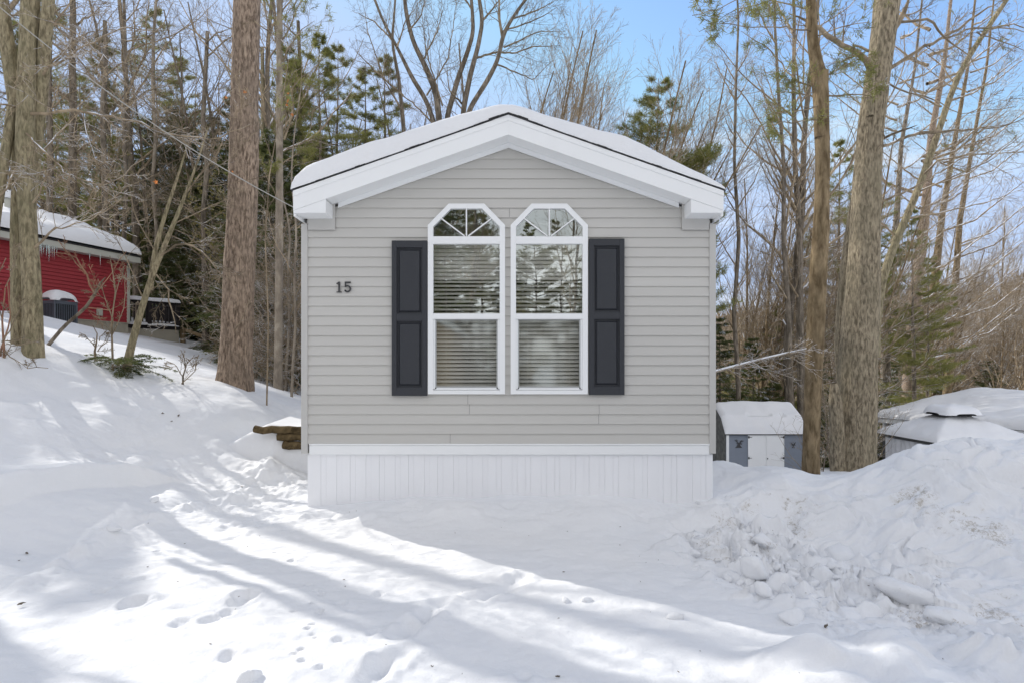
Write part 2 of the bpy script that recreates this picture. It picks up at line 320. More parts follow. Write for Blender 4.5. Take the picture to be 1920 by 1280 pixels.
def height(x, y, detail=True):
    x = np.asarray(x, float).ravel(); y = np.asarray(y, float).ravel(); z = base_h(x, y)
    r = np.hypot(x, y-4)
    bankR = sstep(1.3, 2.1, x-.0*(y))*sstep(9, 7, y)*sstep(2.4, 3.6, y+.25*x-.2)       # the ploughed pile on the right
    bankL = sstep(-2.9, -3.7, x)*sstep(12, 8, y)
    skirtb = np.exp(-((y-5.72)/.22)**2)*sstep(2.4, 2.0, np.abs(x))
    near = sstep(22, 10, r)
    z = z+(.10+.20*sstep(0, 6, x))*fbm(x*.22, y*.22, 0, 3, 5)*sstep(9, 20, r)
    z = z+near*(.022*fbm(x*1.1, y*1.4, 0, 3, 9)+.011*fbm(x*5, y*7, 0, 4, 17))
    z = z+bankL*(.035*fbm(x*.9, y*.9, 0, 3, 31)+.035*np.maximum(0, fbm(x*2.6, y*2.6, 0, 3, 33)-.25)*sstep(8.2, 6.8, y))
    rid = 1-np.abs(fbm(x*2.3, y*2.3, 0, 3, 41)); lump = np.abs(fbm(x*4.2+2*vnoise(x*3, y*3, 0, 3), y*4.2, 0, 4, 45))
    fac = sstep(1.35, 2.0, x)*sstep(6.4, 5.2, y)
    zone = np.exp(-((x-1.9)/.75)**2-((y-4.8)/.8)**2)
    z = z+bankR*(.07*fbm(x*1.1, y*1.1, 0, 3, 40)+.025*rid-.015+zone*(.08*lump-.02+.03*fbm(x*7, y*7, 0, 3, 49))+.075*lump*fac)
    ll = sstep(3.25, 2.85, y)*sstep(1.0, 1.6, x); z = z+ll*(.11+.10*fbm(x*2.3, y*2.6, 0, 3, 48))
    z = z+skirtb*(.06*fbm(x*2.2, y*3, 0, 4, 51)+.05)
    # trampled strip beside the home and the little ridge thrown up along the driveway edge
    edge = x-(-3.45+.12*(y-4.5)+.12*np.sin(y*2.1)); er = np.exp(-(edge/.13)**2)*sstep(3.2, 4.2, y)*sstep(9, 7.4, y)
    z = z+er*(.05+.07*fbm(x*4, y*4, 0, 4, 61))
    tr = sstep(-2.2, -2.5, x)*sstep(-3.6, -3.2, x)*sstep(5.4, 6.2, y)*sstep(12, 9, y)
    tr = np.maximum(tr, np.exp(-((x+2.5)/.5)**2-((y-5.7)/.5)**2))
    z = z+tr*.022*fbm(x*9, y*9, 0, 4, 71)
    dxl, dyl = .9, 2.6; ln_ = math.hypot(dxl, dyl); dd_ = -((x+4.75)*dyl-(y-4.0)*dxl)/ln_+.10*vnoise(x*1.3, y*1.3, 0, 81)+.03*vnoise(x*5, y*5, 0, 82)
    z = z+.25*sstep(0, .12, dd_)*np.exp(-np.clip(dd_, 0, 9)/1.1)*sstep(6.9, 6.2, y)*sstep(3.2, 3.9, y)
    z = z+plates(x, y)+.13*np.exp(-((x+2.85)/.38)**2-((y-7.42)/.22)**2)
    pl = .85+.05*(y-7.8)-.5*np.clip(-3.25-x, 0, 2)+.02*np.sin(x*5); k_ = sstep(7.62, 7.80, y+.05*np.sin(x*4))*sstep(-4.2, -3.6, x)*sstep(-2.0, -2.15, x)*sstep(10, 9, y)
    z = z+(np.maximum(z, pl)-z)*k_
    if detail:
        for (cx, cy, rr, d, ax) in PRINTS:
            m = (np.abs(x-cx) < rr*3) & (np.abs(y-cy) < rr*4)
            if m.any():
                q = ((x[m]-cx)/rr)**2+((y[m]-cy)/(rr*1.2))**2; q = q*(1+.5*vnoise(x[m]*22, y[m]*22, 0, 3))
                z[m] += -d*np.exp(-q**2)*.95+d*.12*np.exp(-(np.sqrt(q)-1.5)**2*5)
        for T in TRACKS:
            pts = [((px-960)/F*1.5*F/(py-HY), 1.5*F/(py-HY)) for px, py in T]
            for (ax_, ay), (bx, by) in zip(pts[:-1], pts[1:]):
                dx, dy = bx-ax_, by-ay; L2 = dx*dx+dy*dy
                m = (x > min(ax_, bx)-.4) & (x < max(ax_, bx)+.4) & (y > min(ay, by)-.4) & (y < max(ay, by)+.4)
                t = np.clip(((x[m]-ax_)*dx+(y[m]-ay)*dy)/L2, 0, 1); dd = np.hypot(x[m]-ax_-t*dx, y[m]-ay-t*dy)+.02*vnoise(x[m]*12, y[m]*12, 0, 4)
                z[m] += -.03*np.exp(-(dd/.05)**2)+.014*np.exp(-((dd-.10)/.035)**2)*(.7+.6*vnoise(x[m]*16, y[m]*16, 0, 8))
    return z
def plates(x, y):
    out = np.zeros_like(x); wz = np.exp(-((x-1.95)/.62)**4-((y-4.75)/.75)**4)+.8*np.exp(-((x-2.35)/.7)**4-((y-3.95)/.38)**4); idx = np.nonzero(wz > .02)[0]
    if not len(idx): return out
    a, b, w = x[idx], y[idx], np.clip(wz[idx], 0, 1)
    for cs, amp, sd, pr_ in ((.30, .075, 5, .6), (.13, .05, 8, .55)):
        gx_, gy_ = np.floor(a/cs).astype(np.int64), np.floor(b/cs).astype(np.int64); best = np.full(len(a), 9.); val = np.zeros(len(a))
        for i in (-1, 0, 1):
            for j in (-1, 0, 1):
                cx, cy = gx_+i, gy_+j; h1, h2, h3, h4, h5 = (_h(cx, cy, 0, sd+q) for q in range(5))
                px_, py_ = (cx+.1+.8*h1)*cs, (cy+.1+.8*h2)*cs; d = np.hypot(a-px_, b-py_)
                v = np.where(h3 > pr_, amp*(h3-pr_)*2.2, -.12*amp)+(h3 > pr_)*((a-px_)*(h4-.5)+(b-py_)*(h5-.2))*.9
                m = d < best; best = np.where(m, d, best); val = np.where(m, v, val)
        out[idx] += w*val
    return out
def G(x, y): return float(height([x], [y], False)[0])
def axis(lo, hi, step, far_lo, far_hi, g):
    a = list(np.arange(lo, hi, step)); s, v = step, lo; L = []
    while v > far_lo: s *= g; v -= s; L.append(v)
    s, v = step, a[-1]; Hh = []
    while v < far_hi: s *= g; v += s; Hh.append(v)
    return np.array(L[::-1]+a+Hh)
def hit(px, py, t=2.0):
    st = .12
    while t < 16:
        x, y, z = P(px, py, t)
        if z < G(x, y):
            if st < .02: return x, y, z
            t -= st; st *= .3
        t += st
    return P(px, py, 6)
DIRT = [hit(a, b)+(r_,) for a, b, r_ in ((1500, 985, .30), (1480, 950, .22), (1345, 985, .26), (1325, 1010, .2), (1360, 1055, .2), (1295, 1003, .10), (1660, 1105, .22), (1720, 1165, .22), (1690, 1150, .16), (1640, 1150, .12), (1780, 970, .34), (1850, 1000, .36), (1880, 1150, .3), (1430, 1030, .2), (1715, 930, .3), (1400, 955, .2), (1760, 1080, .2))]
M['snow_dirt'] = snowmat('ploughed_snow', True)
gx = axis(-4.6, 5.2, .0155, -420, 420, 1.035); gy = axis(2.4, 7.0, .0155, -160, 420, 1.028)
X, Y = np.meshgrid(gx, gy); Z = height(X, Y)
nx, ny = len(gx), len(gy)
i = (np.arange(ny-1)[:, None]*nx+np.arange(nx-1)).ravel()
quads = np.stack([i, i+1, i+1+nx, i+nx], -1)
g = link('ground', np_mesh('ground', np.stack([X.ravel(), Y.ravel(), Z], -1), quads, M['snow_dirt'], True)); g['kind'] = 'structure'
print('ground verts', nx*ny)

# ------------------------------------------------------------------ snow lying on roofs
def snow_cap(name, U, V, fpos, edge, T, rad, parent, noise=.02, seed=0, off=(0, 0, 0), mat=None):
    """U,V: 1-D axes; fpos(u,v)->x,y,z of the surface below; edge(u,v)->distance to the rim"""
    uu, vv = np.meshgrid(U, V); x, y, z = fpos(uu, vv); e = np.clip(edge(uu, vv)/rad, 0, 1)
    T = T(x) if callable(T) else T
    h = T*np.sqrt(np.clip(1-(1-e)**2, 0, 1))*(1+.18*fbm(x*.9, y*.9, 0, 3, seed))+noise*fbm(x*2.5, y*2.5, 0, 3, seed+9)*e
    z2 = z+np.maximum(h, 0)+.004; nu, nv = len(U), len(V)
    i = (np.arange(nv-1)[:, None]*nu+np.arange(nu-1)).ravel(); q = np.stack([i, i+1, i+1+nu, i+nu], -1)
    co = np.stack([x.ravel()-off[0], y.ravel()-off[1], z2.ravel()-off[2]], -1)
    return link(name, np_mesh(name, co, q, mat or M['snow'], True), parent)
def dense(lo, hi, n, rim=.02, m=8, r=.2):
    a = np.linspace(0, 1, m)**1.8*r
    return np.unique(np.concatenate([lo+a, np.linspace(lo+r, hi-r, n), hi-a]))

# ------------------------------------------------------------------ the grey mobile home
CXH = WX(953.5); HW = 2.15; SL = .352; ZP = 3.90; ZE = ZP-SL*HW; YB = HYF+13; YO = 5.84
home = thing('mobile_home', 'grey vinyl mobile home with white skirting, twin arched windows and snowy gable roof', 'mobile home', (CXH, HYF, .1))
HO = (CXH, HYF, .1)
winx = [(WX(875), WX(1029.5))[k] for k in (0, 1)]; WH = 72/SC           # window centres and half width
zT, zS, zB = WZ(384), WZ(424), WZ(738); TH = 33/SC
def hole(k, z, ins=.02):
    if z <= zB+ins or z >= zT-ins: return 0
    if z <= zS: return WH-ins
    return WH-ins-(z-zS)*(WH-TH)/(zT-zS)
mb = MB(); pitch = 18.33/SC; z = WZ(830.5); rows = 0; rnd = random.Random(3)
brk = [zB+.02, zS, zT-.02]
while z < ZP-.02:
    z1 = min(z+pitch, ZP-.003); zz = sorted([z, z1]+[b for b in brk+[ZE] if z < b < z1]); row_off = rnd.uniform(-.0008, .0008)
    for a, b in zip(zz[:-1], zz[1:]):
        def ivals(q):
            w = min(HW-.055, (ZP-q)/SL); h0, h1 = hole(0, q), hole(1, q); xs = [CXH-w]
            if h0 > 0: xs += [winx[0]-h0, winx[0]+h0]
            else: xs += [winx[0], winx[0]]
            if h1 > 0: xs += [winx[1]-h1, winx[1]+h1]
            else: xs += [winx[1], winx[1]]
            xs.append(CXH+w); return [min(max(v, CXH-w), CXH+w) for v in xs]
        A, B = ivals(a+1e-5), ivals(b-1e-5)
        ya = HYF-.014*(1-(a-z)/pitch)+row_off; yb = HYF-.014*(1-(b-z)/pitch)+row_off
        for k in range(0, 6, 2):
            mb.add([(A[k], ya, a), (A[k+1], ya, a), (B[k+1], yb, b), (B[k], yb, b)], [(0, 1, 2, 3)])
        if a == z:
            for k in range(0, 6, 2): mb.add([(A[k], HYF+.004, a), (A[k+1], HYF+.004, a), (A[k+1], ya, a), (A[k], ya, a)], [(0, 1, 2, 3)])
    z += pitch; rows += 1
# side and rear walls, and butt joints of the courses
for sgn in (-1, 1):
    x = CXH+sgn*HW
    mb.box(min(x, x-sgn*.02), max(x, x-sgn*.02), HYF+.06, YB, .82, ZE-.04)
mb.box(CXH-HW+.03, CXH+HW-.03, YB-.03, YB, .82, ZE-.04)
mb.build('wall', M['siding'], home, HO)
for px, row in ((877, 4), (844, 0), (1122, 2), (955, 23.0), (1123, 3), (880, 3), (1085, 5)):
    zz = WZ(830.5)+int(row)*pitch; x = WX(px)
    if row == 5: continue
    mb = MB()
    mb.add([(x, HYF-.0165, zz+.002), (x+.0025, HYF-.0165, zz+.002), (x+.0025, HYF-.003, zz+pitch-.003), (x, HYF-.003, zz+pitch-.003)], [(0, 1, 2, 3)])
    mb.build('siding_joint', M['number'], home, HO)
for sgn in (-1, 1):
    m_ = MB(); x = CXH+sgn*HW; a, b = sorted((x, x-sgn*12/SC)); m_.box(a, b, HYF-.022, HYF+.05, WZ(849), ZE-.05)
    a, b = sorted((x, x-sgn*.012)); m_.box(a, b, HYF+.051, HYF+.12, WZ(849), ZE-.05)
    m_.build('corner_post', M['trim_grey'], home, HO, bevel=.004)
# skirting with vertical ribs
mb = MB(); a, b = WX(575), WX(1338); x = a; mb.box(a, b, HYF+.03, HYF+.05, -.1, WZ(851)-.002)
k = 0
seg = []
while x < b-.02:
    w = (.055, .085, .055, .11)[k % 4]; k += 1; x1 = min(x+w, b); d = (.0, .006, .0, .004)[k % 4]
    mb.box(x+.0007, x1-.0007, HYF+.024+d*.8, HYF+.0298, -.1, WZ(851)-.004); x = x1
for sgn in (-1, 1):
    x = a+.002 if sgn < 0 else b-.002
    mb.box(min(x, x-sgn*.02), max(x, x-sgn*.02), HYF+.052, YB, -.1, WZ(851)-.004)
mb.build('skirting', M['skirt'], home, HO, bevel=.0015)
mb = MB(); a, b = WX(580.5), WX(1330)
mb.box(a, b, HYF-.012, HYF+.028, WZ(851), WZ(834)); mb.box(a, b, HYF-.02, HYF+.0, WZ(833.6), WZ(830.6))
mb.build('skirting_rail', M['white'], home, HO, bevel=.002)
# fascia, soffit, returns
FB = CZ+(HY-252.8)*YO/F; FT = CZ+(HY-217)*YO/F
for sgn in (-1, 1):
    mb = MB(); xe = CXH+sgn*HW*.997; sl = SL*sgn
    def rk(zc, x): return zc-abs(x-CXH)*SL
    pl = [(CXH, FB), (xe, rk(FB, xe)), (xe, rk(FT, xe)), (CXH, FT)]
    if sgn < 0: pl = pl[::-1]
    mb.prism(pl, YO, YO+.022)
    pl = [(CXH, FT-.05), (xe, rk(FT-.05, xe)), (xe, rk(FT+.004, xe)), (CXH, FT+.004)]
    if sgn < 0: pl = pl[::-1]
    mb.prism(pl, YO-.008, YO-.0002)
    mb.build('fascia', M['white'], home, HO, bevel=.002)
    mb = MB(); pl = [(CXH, FB+.01), (xe, rk(FB+.01, xe)), (xe, rk(FB+.03, xe)), (CXH, FB+.03)]
    if sgn < 0: pl = pl[::-1]
    mb.prism(pl, YO+.023, HYF+.02)
    pl = [(CXH, ZP-.022), (xe-sgn*.38, rk(ZP-.022, xe-sgn*.38)), (xe-sgn*.38, rk(ZP+.03, xe-sgn*.38)), (CXH, ZP+.03)]
    if sgn < 0: pl = pl[::-1]
    mb.prism(pl, HYF-.03, HYF-.016)
    mb.build('soffit', M['white'], home, HO, bevel=.001)
    # boxed return at the eave
    mb = MB(); zb = CZ+(HY-396)*YO/F; x2 = xe-sgn*61*YO/F; w1 = rk(FB, x2)
    pl = [(xe, zb), (xe, rk(FB+.0, xe)), (x2, w1), (x2, zb)]
    if sgn > 0: pl = pl[::-1]
    pl = [(x_, z_) for x_, z_ in pl]
    if abs(pl[0][1]-pl[1][1]) < .002: pass
    mb.prism([(min(xe, x2), zb-.018), (max(xe, x2), zb-.018), (max(xe, x2), max(rk(FB, max(xe, x2)), zb)+.0), (min(xe, x2), max(rk(FB, min(xe, x2)), zb)+.0)], YO+.004, HYF-.018)
    mb.build('eave_return', M['white'], home, HO, bevel=.004)
    mb = MB(); a_, b_ = sorted((x2-sgn*.024, xe-sgn*.068)); mb.box(a_, b_, HYF-.028, HYF-.0155, ZE-.115, w1+.03)
    mb.build('return_trim', M['trim_grey'], home, HO, bevel=.002)
    # eave gutter board along the side
    mb = MB(); a_, b_ = sorted((xe+sgn*.006, xe-sgn*.02)); mb.box(a_, b_, YO+.03, YB, rk(FB, xe)-.05, rk(FT, xe)-.01); mb.build('eave_board', M['white'], home, HO)
# roof deck with the black shingle edge
mb = MB()
N = 44
for sgn in (-1, 1):
    for k in range(N):
        xa, xb = CXH+sgn*(HW+.012)*k/N, CXH+sgn*(HW+.012)*(k+1)/N
        t0 = .008+.007*(vnoise(k*.37, 3., 0, 4)+.3)+(.010 if k < 4 else 0); lip = -.014-.004*vnoise(k*.8, 1., 0, 6)
        pl = [(xa, FT+.006-abs(xa-CXH)*SL), (xb, FT+.006-abs(xb-CXH)*SL), (xb, FT+.006+t0-abs(xb-CXH)*SL), (xa, FT+.006+t0-abs(xa-CXH)*SL)]
        if sgn < 0: pl = pl[::-1]
        mb.prism(pl, YO+lip, YO+.4)
rf = mb.build('roof', M['shingle'], home, HO)
def froof(u, v):
    a = np.abs(u-CXH); zz = FT+.012-SL*(np.sqrt(a*a+.02)-.02); return u+.012*fbm(u*3, v*2, 0, 2, 7)*(v < YO+.02), v, zz
def eroof(u, v): 
    e1 = v-(YO-.01); e2 = (HW+.01-np.abs(u-CXH))*.5; e3 = YB+.3-v
    return np.minimum(np.minimum(e1, e2), e3)
Uv = dense(CXH-HW-.01, CXH+HW+.01, 150, r=.35); Vv = np.concatenate([YO-.01+np.linspace(0, 1, 12)**2*.16, np.linspace(YO+.18, YB+.3, 60)])
TW = lambda u: np.interp(u, [CXH-HW, CXH-HW*.9, CXH-.5, CXH, CXH+.6, CXH+HW*.55, CXH+HW*.85, CXH+HW], [.24, .25, .20, .135, .19, .20, .11, .07])
snow_cap('roof_snow', Uv, Vv, froof, eroof, TW, .115, home, .02, 21, HO)
mb = MB(); mb.box(CXH-HW, CXH+HW, HYF+.1, YB+.3, ZE-.03, ZE-.01); mb.build('ceiling', M['room'], home, HO)
# windows
def octa(w, t, zb, zs, zt): return [(-w, zb), (-w, zs), (-t, zt), (t, zt), (w, zs), (w, zb)]
for k, cx in enumerate(winx):
    w = MB(); px = 1/SC; yf, yb_ = HYF-.04, HYF+.02
    i_ = 10*px; zt, zs, zb = zT, zS, zB
    o = octa(WH, TH, zb, zs, zt); n = octa(WH-i_, TH-4.2*px, zb, zs-3.2*px, zt-9.5*px)
    for q in range(5):
        a, b, c, d = o[q], o[q+1], n[q+1], n[q]
        vs = [(cx+p[0], yy, p[1]) for yy in (yf, yb_) for p in (a, b, c, d)]
        w.add(vs, [(0, 1, 2, 3), (7, 6, 5, 4), (0, 4, 5, 1), (2, 6, 7, 3)])
    xi = WH-i_+.0005
    w.box(cx-xi, cx+xi, yf+.001, yb_, WZ(459), WZ(445))
    w.box(cx-xi, cx+xi, yf+.003, yb_, WZ(599), WZ(588.5))
    w.box(cx-xi, cx+xi, yf+.001, yb_, WZ(738), WZ(730.5))
    w.box(cx-xi, cx+xi, yf+.012, yb_, WZ(730), WZ(728))
    win = w.build('window', M['white'], home, HO, bevel=.002)
    # sunburst bars in the arched light
    m_ = MB(); zc = WZ(444.5)
    m_.bar((cx, yf+.012, zc+.002), (cx, yf+.012, zt-9.6*px), .013, .016, up=(0, 1, 0))
    for s in (-1, 1): m_.bar((cx+s*.02, yf+.013, zc+.003), (cx+s*(WH-i_-.085), yf+.013, zs+2.5*px+.055), .012, .014, up=(0, 1, 0))
    m_.build('muntin', M['white'], win, (0, 0, 0)) 
    # storm and screen frame in the lower sash
    m_ = MB(); x0, x1, z0, z1 = cx-xi+.001, cx+xi-.001, WZ(729.5), WZ(599.5)
    for (a, b, c, d, y0) in ((x0, x0+.020, z0, z1, .006), (x1-.020, x1, z0, z1, .006), (x0+.0205, x1-.0205, z0, z0+.018, .007)):
        m_.box(a, b, yf+y0+.006, yb_-.001, c, d)
    m_.build('sash', M['white'], win, (0, 0, 0), bevel=.001)
    m_ = MB(); a, b = x0+.021, x1-.021; c, d = z0+.019, z1-.002
    m_.box(a, a+.011, yf+.016, yf+.03, c, d); m_.box(b-.011, b, yf+.016, yf+.03, c, d); m_.box(a+.0112, b-.0112, yf+.0165, yf+.03, c, c+.014); m_.box(a+.0112, b-.0112, yf+.0165, yf+.03, d-.007, d)
    m_.build('screen_frame', M['screen_frame'], win, (0, 0, 0))
    m_ = MB()
    for s in (a+.004, b-.004): m_.box(s-.006, s+.006, yf+.010, yf+.0155, c-.012, c+.002)
    m_.build('latch', M['black'], win, (0, 0, 0))
    # panes
    m_ = MB(); yy = HYF-.015
    pl = [(cx+p[0], yy, p[1]) for p in octa(WH-i_+.004, TH-3*px, WZ(444.8), zs-3*px, zt-8*px)]
    m_.add(pl, [(5, 4, 3, 2, 1, 0)]); 
    tilt = (.0, .012)[k]
    m_.add([(cx-xi, yy+tilt*.3, WZ(589)), (cx+xi, yy, WZ(589)), (cx+xi, yy, WZ(458)), (cx-xi, yy+tilt*.3, WZ(458))], [(0, 1, 2, 3)])
    m_.build('pane', M['glass'], win, (0, 0, 0))
    m_ = MB(); m_.add([(a, yf+.029, c), (b, yf+.029, c), (b, yf+.029, d), (a, yf+.029, d)], [(0, 1, 2, 3)])
    m_.build('lower_pane', M['glass_screen'], win, (0, 0, 0))
    # blinds
    m_ = MB(); yb2 = HYF+.09; zt2, zb2 = WZ(459), WZ(722); sp = .0415; q = 0; zz = zt2
    while zz > zb2:
        f = (zt2-zz)/(zt2-zb2); ang = R(64 if f < .25 else 36 if f < .52 else 48); hw = .024; dz, dy = hw*math.sin(ang), hw*math.cos(ang)
        x0, x1 = cx-WH+.045, cx+WH-.045; j = rnd.uniform(-.001, .001)
        n_ = 4
        for t in range(n_):
            c0, c1 = -1+2*t/n_, -1+2*(t+1)/n_; bow = lambda c: .004*(1-c*c)
            m_.add([(x0, yb2+dy*c0, zz+j+dz*c0+bow(c0)), (x1, yb2+dy*c0, zz-j+dz*c0+bow(c0)), (x1, yb2+dy*c1, zz-j+dz*c1+bow(c1)), (x0, yb2+dy*c1, zz+j+dz*c1+bow(c1))], [(0, 1, 2, 3)])
        zz -= sp
    for fx in (-.22, .22): m_.box(cx+fx-.0012, cx+fx+.0012, yb2-.026, yb2-.0245, zb2, zt2)
    m_.box(x0, x1, yb2-.012, yb2+.012, zb2-.025, zb2-.005)
    m_.build('blind', M['blind'], win, (0, 0, 0))
    for ch in home.children:
        pass
    for ch in win.children: ch.location = (-HO[0], -HO[1], -HO[2])
# room behind the windows
mb = MB(); x0, x1, y0, y1, z0, z1 = winx[0]-WH+.02, winx[1]+WH-.02, HYF+.03, HYF+2.6, zB-.3, zT+.1
mb.add([(x0-.6,y0,z0),(x1+.6,y0,z0),(x1+.6,y1,z0),(x0-.6,y1,z0),(x0-.6,y0,z1),(x1+.6,y0,z1),(x1+.6,y1,z1),(x0-.6,y1,z1)], [(0,1,2,3),(7,6,5,4),(5,6,2,1),(6,7,3,2),(7,4,0,3)])
mb.build('room', M['room'], home, HO)
# shutters
for (xa, xb, ya, yb_) in ((736, 802, 453, 741), (1103.5, 1169.5, 449.5, 739.5)):
    m_ = MB(); x0, x1, z1, z0 = WX(xa), WX(xb), WZ(ya), WZ(yb_); yf = HYF-.045; px = 1/SC
    st = 9.2*px; zm0, zm1 = z1-149.5*px, z1-136*px
    m_.box(x0, x0+st, yf, HYF-.012, z0, z1); m_.box(x1-st, x1, yf, HYF-.012, z0, z1)
    for c, d in ((z1-13*px, z1), (zm0, zm1), (z0, z0+16*px)): m_.box(x0+st, x1-st, yf+.0003, HYF-.012, c, d)
    sh = m_.build('shutter', M['shutter'], home, HO, bevel=.002)
    m_ = MB()
    for c, d in ((zm1, z1-13*px), (z0+16*px, zm0)):
        a, b = x0+st, x1-st; g1, g2 = .018, .034
        m_.add([(a, yf+.024, c), (b, yf+.024, c), (b, yf+.024, d), (a, yf+.024, d), (a+g1, yf+.024, c+g1), (b-g1, yf+.024, c+g1), (b-g1, yf+.024, d-g1), (a+g1, yf+.024, d-g1),
                (a+g2, yf+.006, c+g2), (b-g2, yf+.006, c+g2), (b-g2, yf+.006, d-g2), (a+g2, yf+.006, d-g2)],
               [(0,1,5,4),(1,2,6,5),(2,3,7,6),(3,0,4,7),(4,5,9,8),(5,6,10,9),(6,7,11,10),(7,4,8,11),(8,9,10,11)])
    o = m_.build('shutter_panel', M['shutter'], sh, (0, 0, 0)); o.location = (-HO[0], -HO[1], -HO[2])
# house number 15
def digit(name, pl, ox):
    m_ = MB(); s = 20/SC
    for poly in pl: m_.prism([(ox+x*s, WZ(549)+z*s) for x, z in poly], HYF-.026, HYF-.014)
    return m_.build(name, M['number'], home, HO)
digit('digit_one', [[(.08, 0), (.56, 0), (.56, .07), (.40, .0701), (.40, 1), (.30, 1), (.08, .84), (.08, .78), (.25, .84), (.25, .0701), (.08, .07)]], WX(630.5))
arc = lambda cx, cz, r, a0, a1, n: [(cx+r*math.cos(R(a0+(a1-a0)*i/n)), cz+r*math.sin(R(a0+(a1-a0)*i/n))) for i in range(n+1)]
out_ = arc(.32, .34, .34, -140, 130, 14); inn = arc(.32, .34, .21, 130, -140, 14)
pl5 = [out_[i:i+2]+inn[len(inn)-2-i:len(inn)-i] for i in range(14)]
pl5 = [[(p[0], p[1]) for p in (q[0], q[1], q[2], q[3])] for q in pl5]
pl5 += [[(.08, .48), (.18, .52), (.18, 1), (.08, 1)], [(.1801, .86), (.60, .86), (.64, 1), (.1801, 1)], arc(.13, .17, .085, 0, 330, 9)]
digit('digit_five', pl5, WX(646))

# ------------------------------------------------------------------ red house uphill on the left
def frame_fn(O, u, n):
    return lambda a, b, z: (O[0]+u[0]*a+n[0]*b, O[1]+u[1]*a+n[1]*b, z)
O = (-13.35, 20.4); u = (-.308, -.951); nn = (.951, -.308)      # u: along the wall towards us, nn: outwards
RH = frame_fn(O, u, nn); zt, zb = 5.30, 3.17; LEN = 14.0; WID = 6.8
rh = thing('red_house', 'red sided house uphill on the left with snowy roof and cream fascia', 'house', (O[0], O[1], 3.0)); RO = (O[0], O[1], 3.0)
def fbox(m, a0, a1, b0, b1, z0, z1, mi=0, T=None):
    T = T or RH
    v = [T(a, b, z) for z in (z0, z1) for a, b in ((a0, b0), (a1, b0), (a1, b1), (a0, b1))]
    m.add(v, [(0,1,2,3),(7,6,5,4),(4,5,1,0),(5,6,2,1),(6,7,3,2),(7,4,0,3)], mi)
m_ = MB(); z = zb
while z < zt-.01:
    z1 = min(z+.115, zt)
    m_.add([RH(0, .03, z), RH(LEN, .03, z), RH(LEN, 0, z1), RH(0, 0, z1), RH(0, -.002, z), RH(LEN, -.002, z)], [(0, 1, 2, 3), (4, 5, 1, 0)]); z = z1
fbox(m_, .02, LEN, -WID, -.02, zb-.2, zt-.01); m_.build('wall', M['red'], rh, RO)
m_ = MB(); z = 2.3
m_.add([RH(0, .0, z), RH(LEN, .0, z), RH(LEN, .0, zb), RH(0, .0, zb)], [(0, 1, 2, 3)])
k = 0
a = .0
while a < LEN: fbox(m_, a+.006, a+.132, .001, .008, z, zb-.032); a += .14
fbox(m_, 0, LEN, -.01, .034, zb-.03, zb+.0); m_.build('skirting', M['beige'], rh, RO)
m_ = MB(); fbox(m_, -.05, .06, -.05, .03, zb-.02, zt-.01); m_.build('corner_post', M['cream'], rh, RO)
m_ = MB(); fbox(m_, -.15, LEN, .36, .40, zt-.06, zt+.13); fbox(m_, -.15, LEN, .0, .358, zt-.05, zt-.03)
m_.build('fascia', M['cream'], rh, RO)
m_ = MB(); HWr = WID/2+.4; rise = 1.45; bm = .4-HWr
def rfz(b): return zt+.14+rise*(1-abs(b-bm)/HWr)
for (b0, b1) in ((.42, bm), (bm, bm-HWr)):
    v = [RH(a_, b_, rfz(b_)+d) for d in (0, .04) for a_, b_ in ((-.16, b0), (LEN, b0), (LEN, b1), (-.16, b1))]
    m_.add(v, [(0,1,2,3),(7,6,5,4),(4,5,1,0),(5,6,2,1),(6,7,3,2),(7,4,0,3)])
m_.build('roof', M['shingle'], rh, RO)
m_ = MB(); v = [RH(-.02, .0, zt-.02), RH(-.02, -WID, zt-.02), RH(-.02, bm, rfz(bm)-.02)]; v2 = [RH(.03, .0, zt-.02), RH(.03, -WID, zt-.02), RH(.03, bm, rfz(bm)-.02)]
m_.add(v+v2, [(0, 1, 2), (5, 4, 3), (0, 3, 4, 1), (1, 4, 5, 2)]); m_.build('gable', M['red'], rh, RO)
def frr(a, b):
    X_, Y_, _ = RH(a, b, 0); s = np.abs(b-bm); zz = zt+.20+rise*(1-np.sqrt(s*s+.25)/HWr)+.05
    return X_, Y_, zz
snow_cap('roof_snow', dense(-.17, LEN, 50, r=.5), dense(bm-HWr, .44, 50, r=.5), frr, lambda a, b: np.minimum(np.minimum(a+.17, .44-b), b-(bm-HWr)), .33, .32, rh, .03, 5, RO)
for (a, b, h) in ((3.1, -1.0, .75), (4.3, -1.6, .9)):
    m_ = MB(); x, y, _ = RH(a, b, 0); z = rfz(b); m_.tube([(x, y, z), (x, y, z+h)], [.09, .09], 10); m_.tube([(x, y, z+h), (x, y, z+h+.1), (x, y, z+h+.22), (x, y, z+h+.26)], [.17, .19, .12, .01], 10, 1); m_.build('vent_pipe', [M['cream'], M['snow']], rh, RO, smooth=True)
rr = random.Random(8)
for q in range(15):
    m_ = MB()
    a = rr.choice((2.9, 3.05, 3.2, 2.75, 1.55, 1.4))+rr.uniform(-.12, .12); l = rr.uniform(.15, .6)*(1 if a > 2 else .7)
    x, y, _ = RH(a, .41, 0); m_.tube([(x, y, zt-.03), (x, y, zt-.03-l*.5), (x, y, zt-.03-l)], [.022, .014, .002], 5); m_.build('icicle', M['ice'], rh, RO, smooth=True)
for a in (1.05, 2.1):
    m_ = MB(); z = zb+.16; fbox(m_, a-.09, a+.09, .017, .075, z, z+.24); fbox(m_, a-.06, a+.06, .0752, .09, z+.03, z+.19); m_.build('outlet_box', M['cream'], rh, RO)
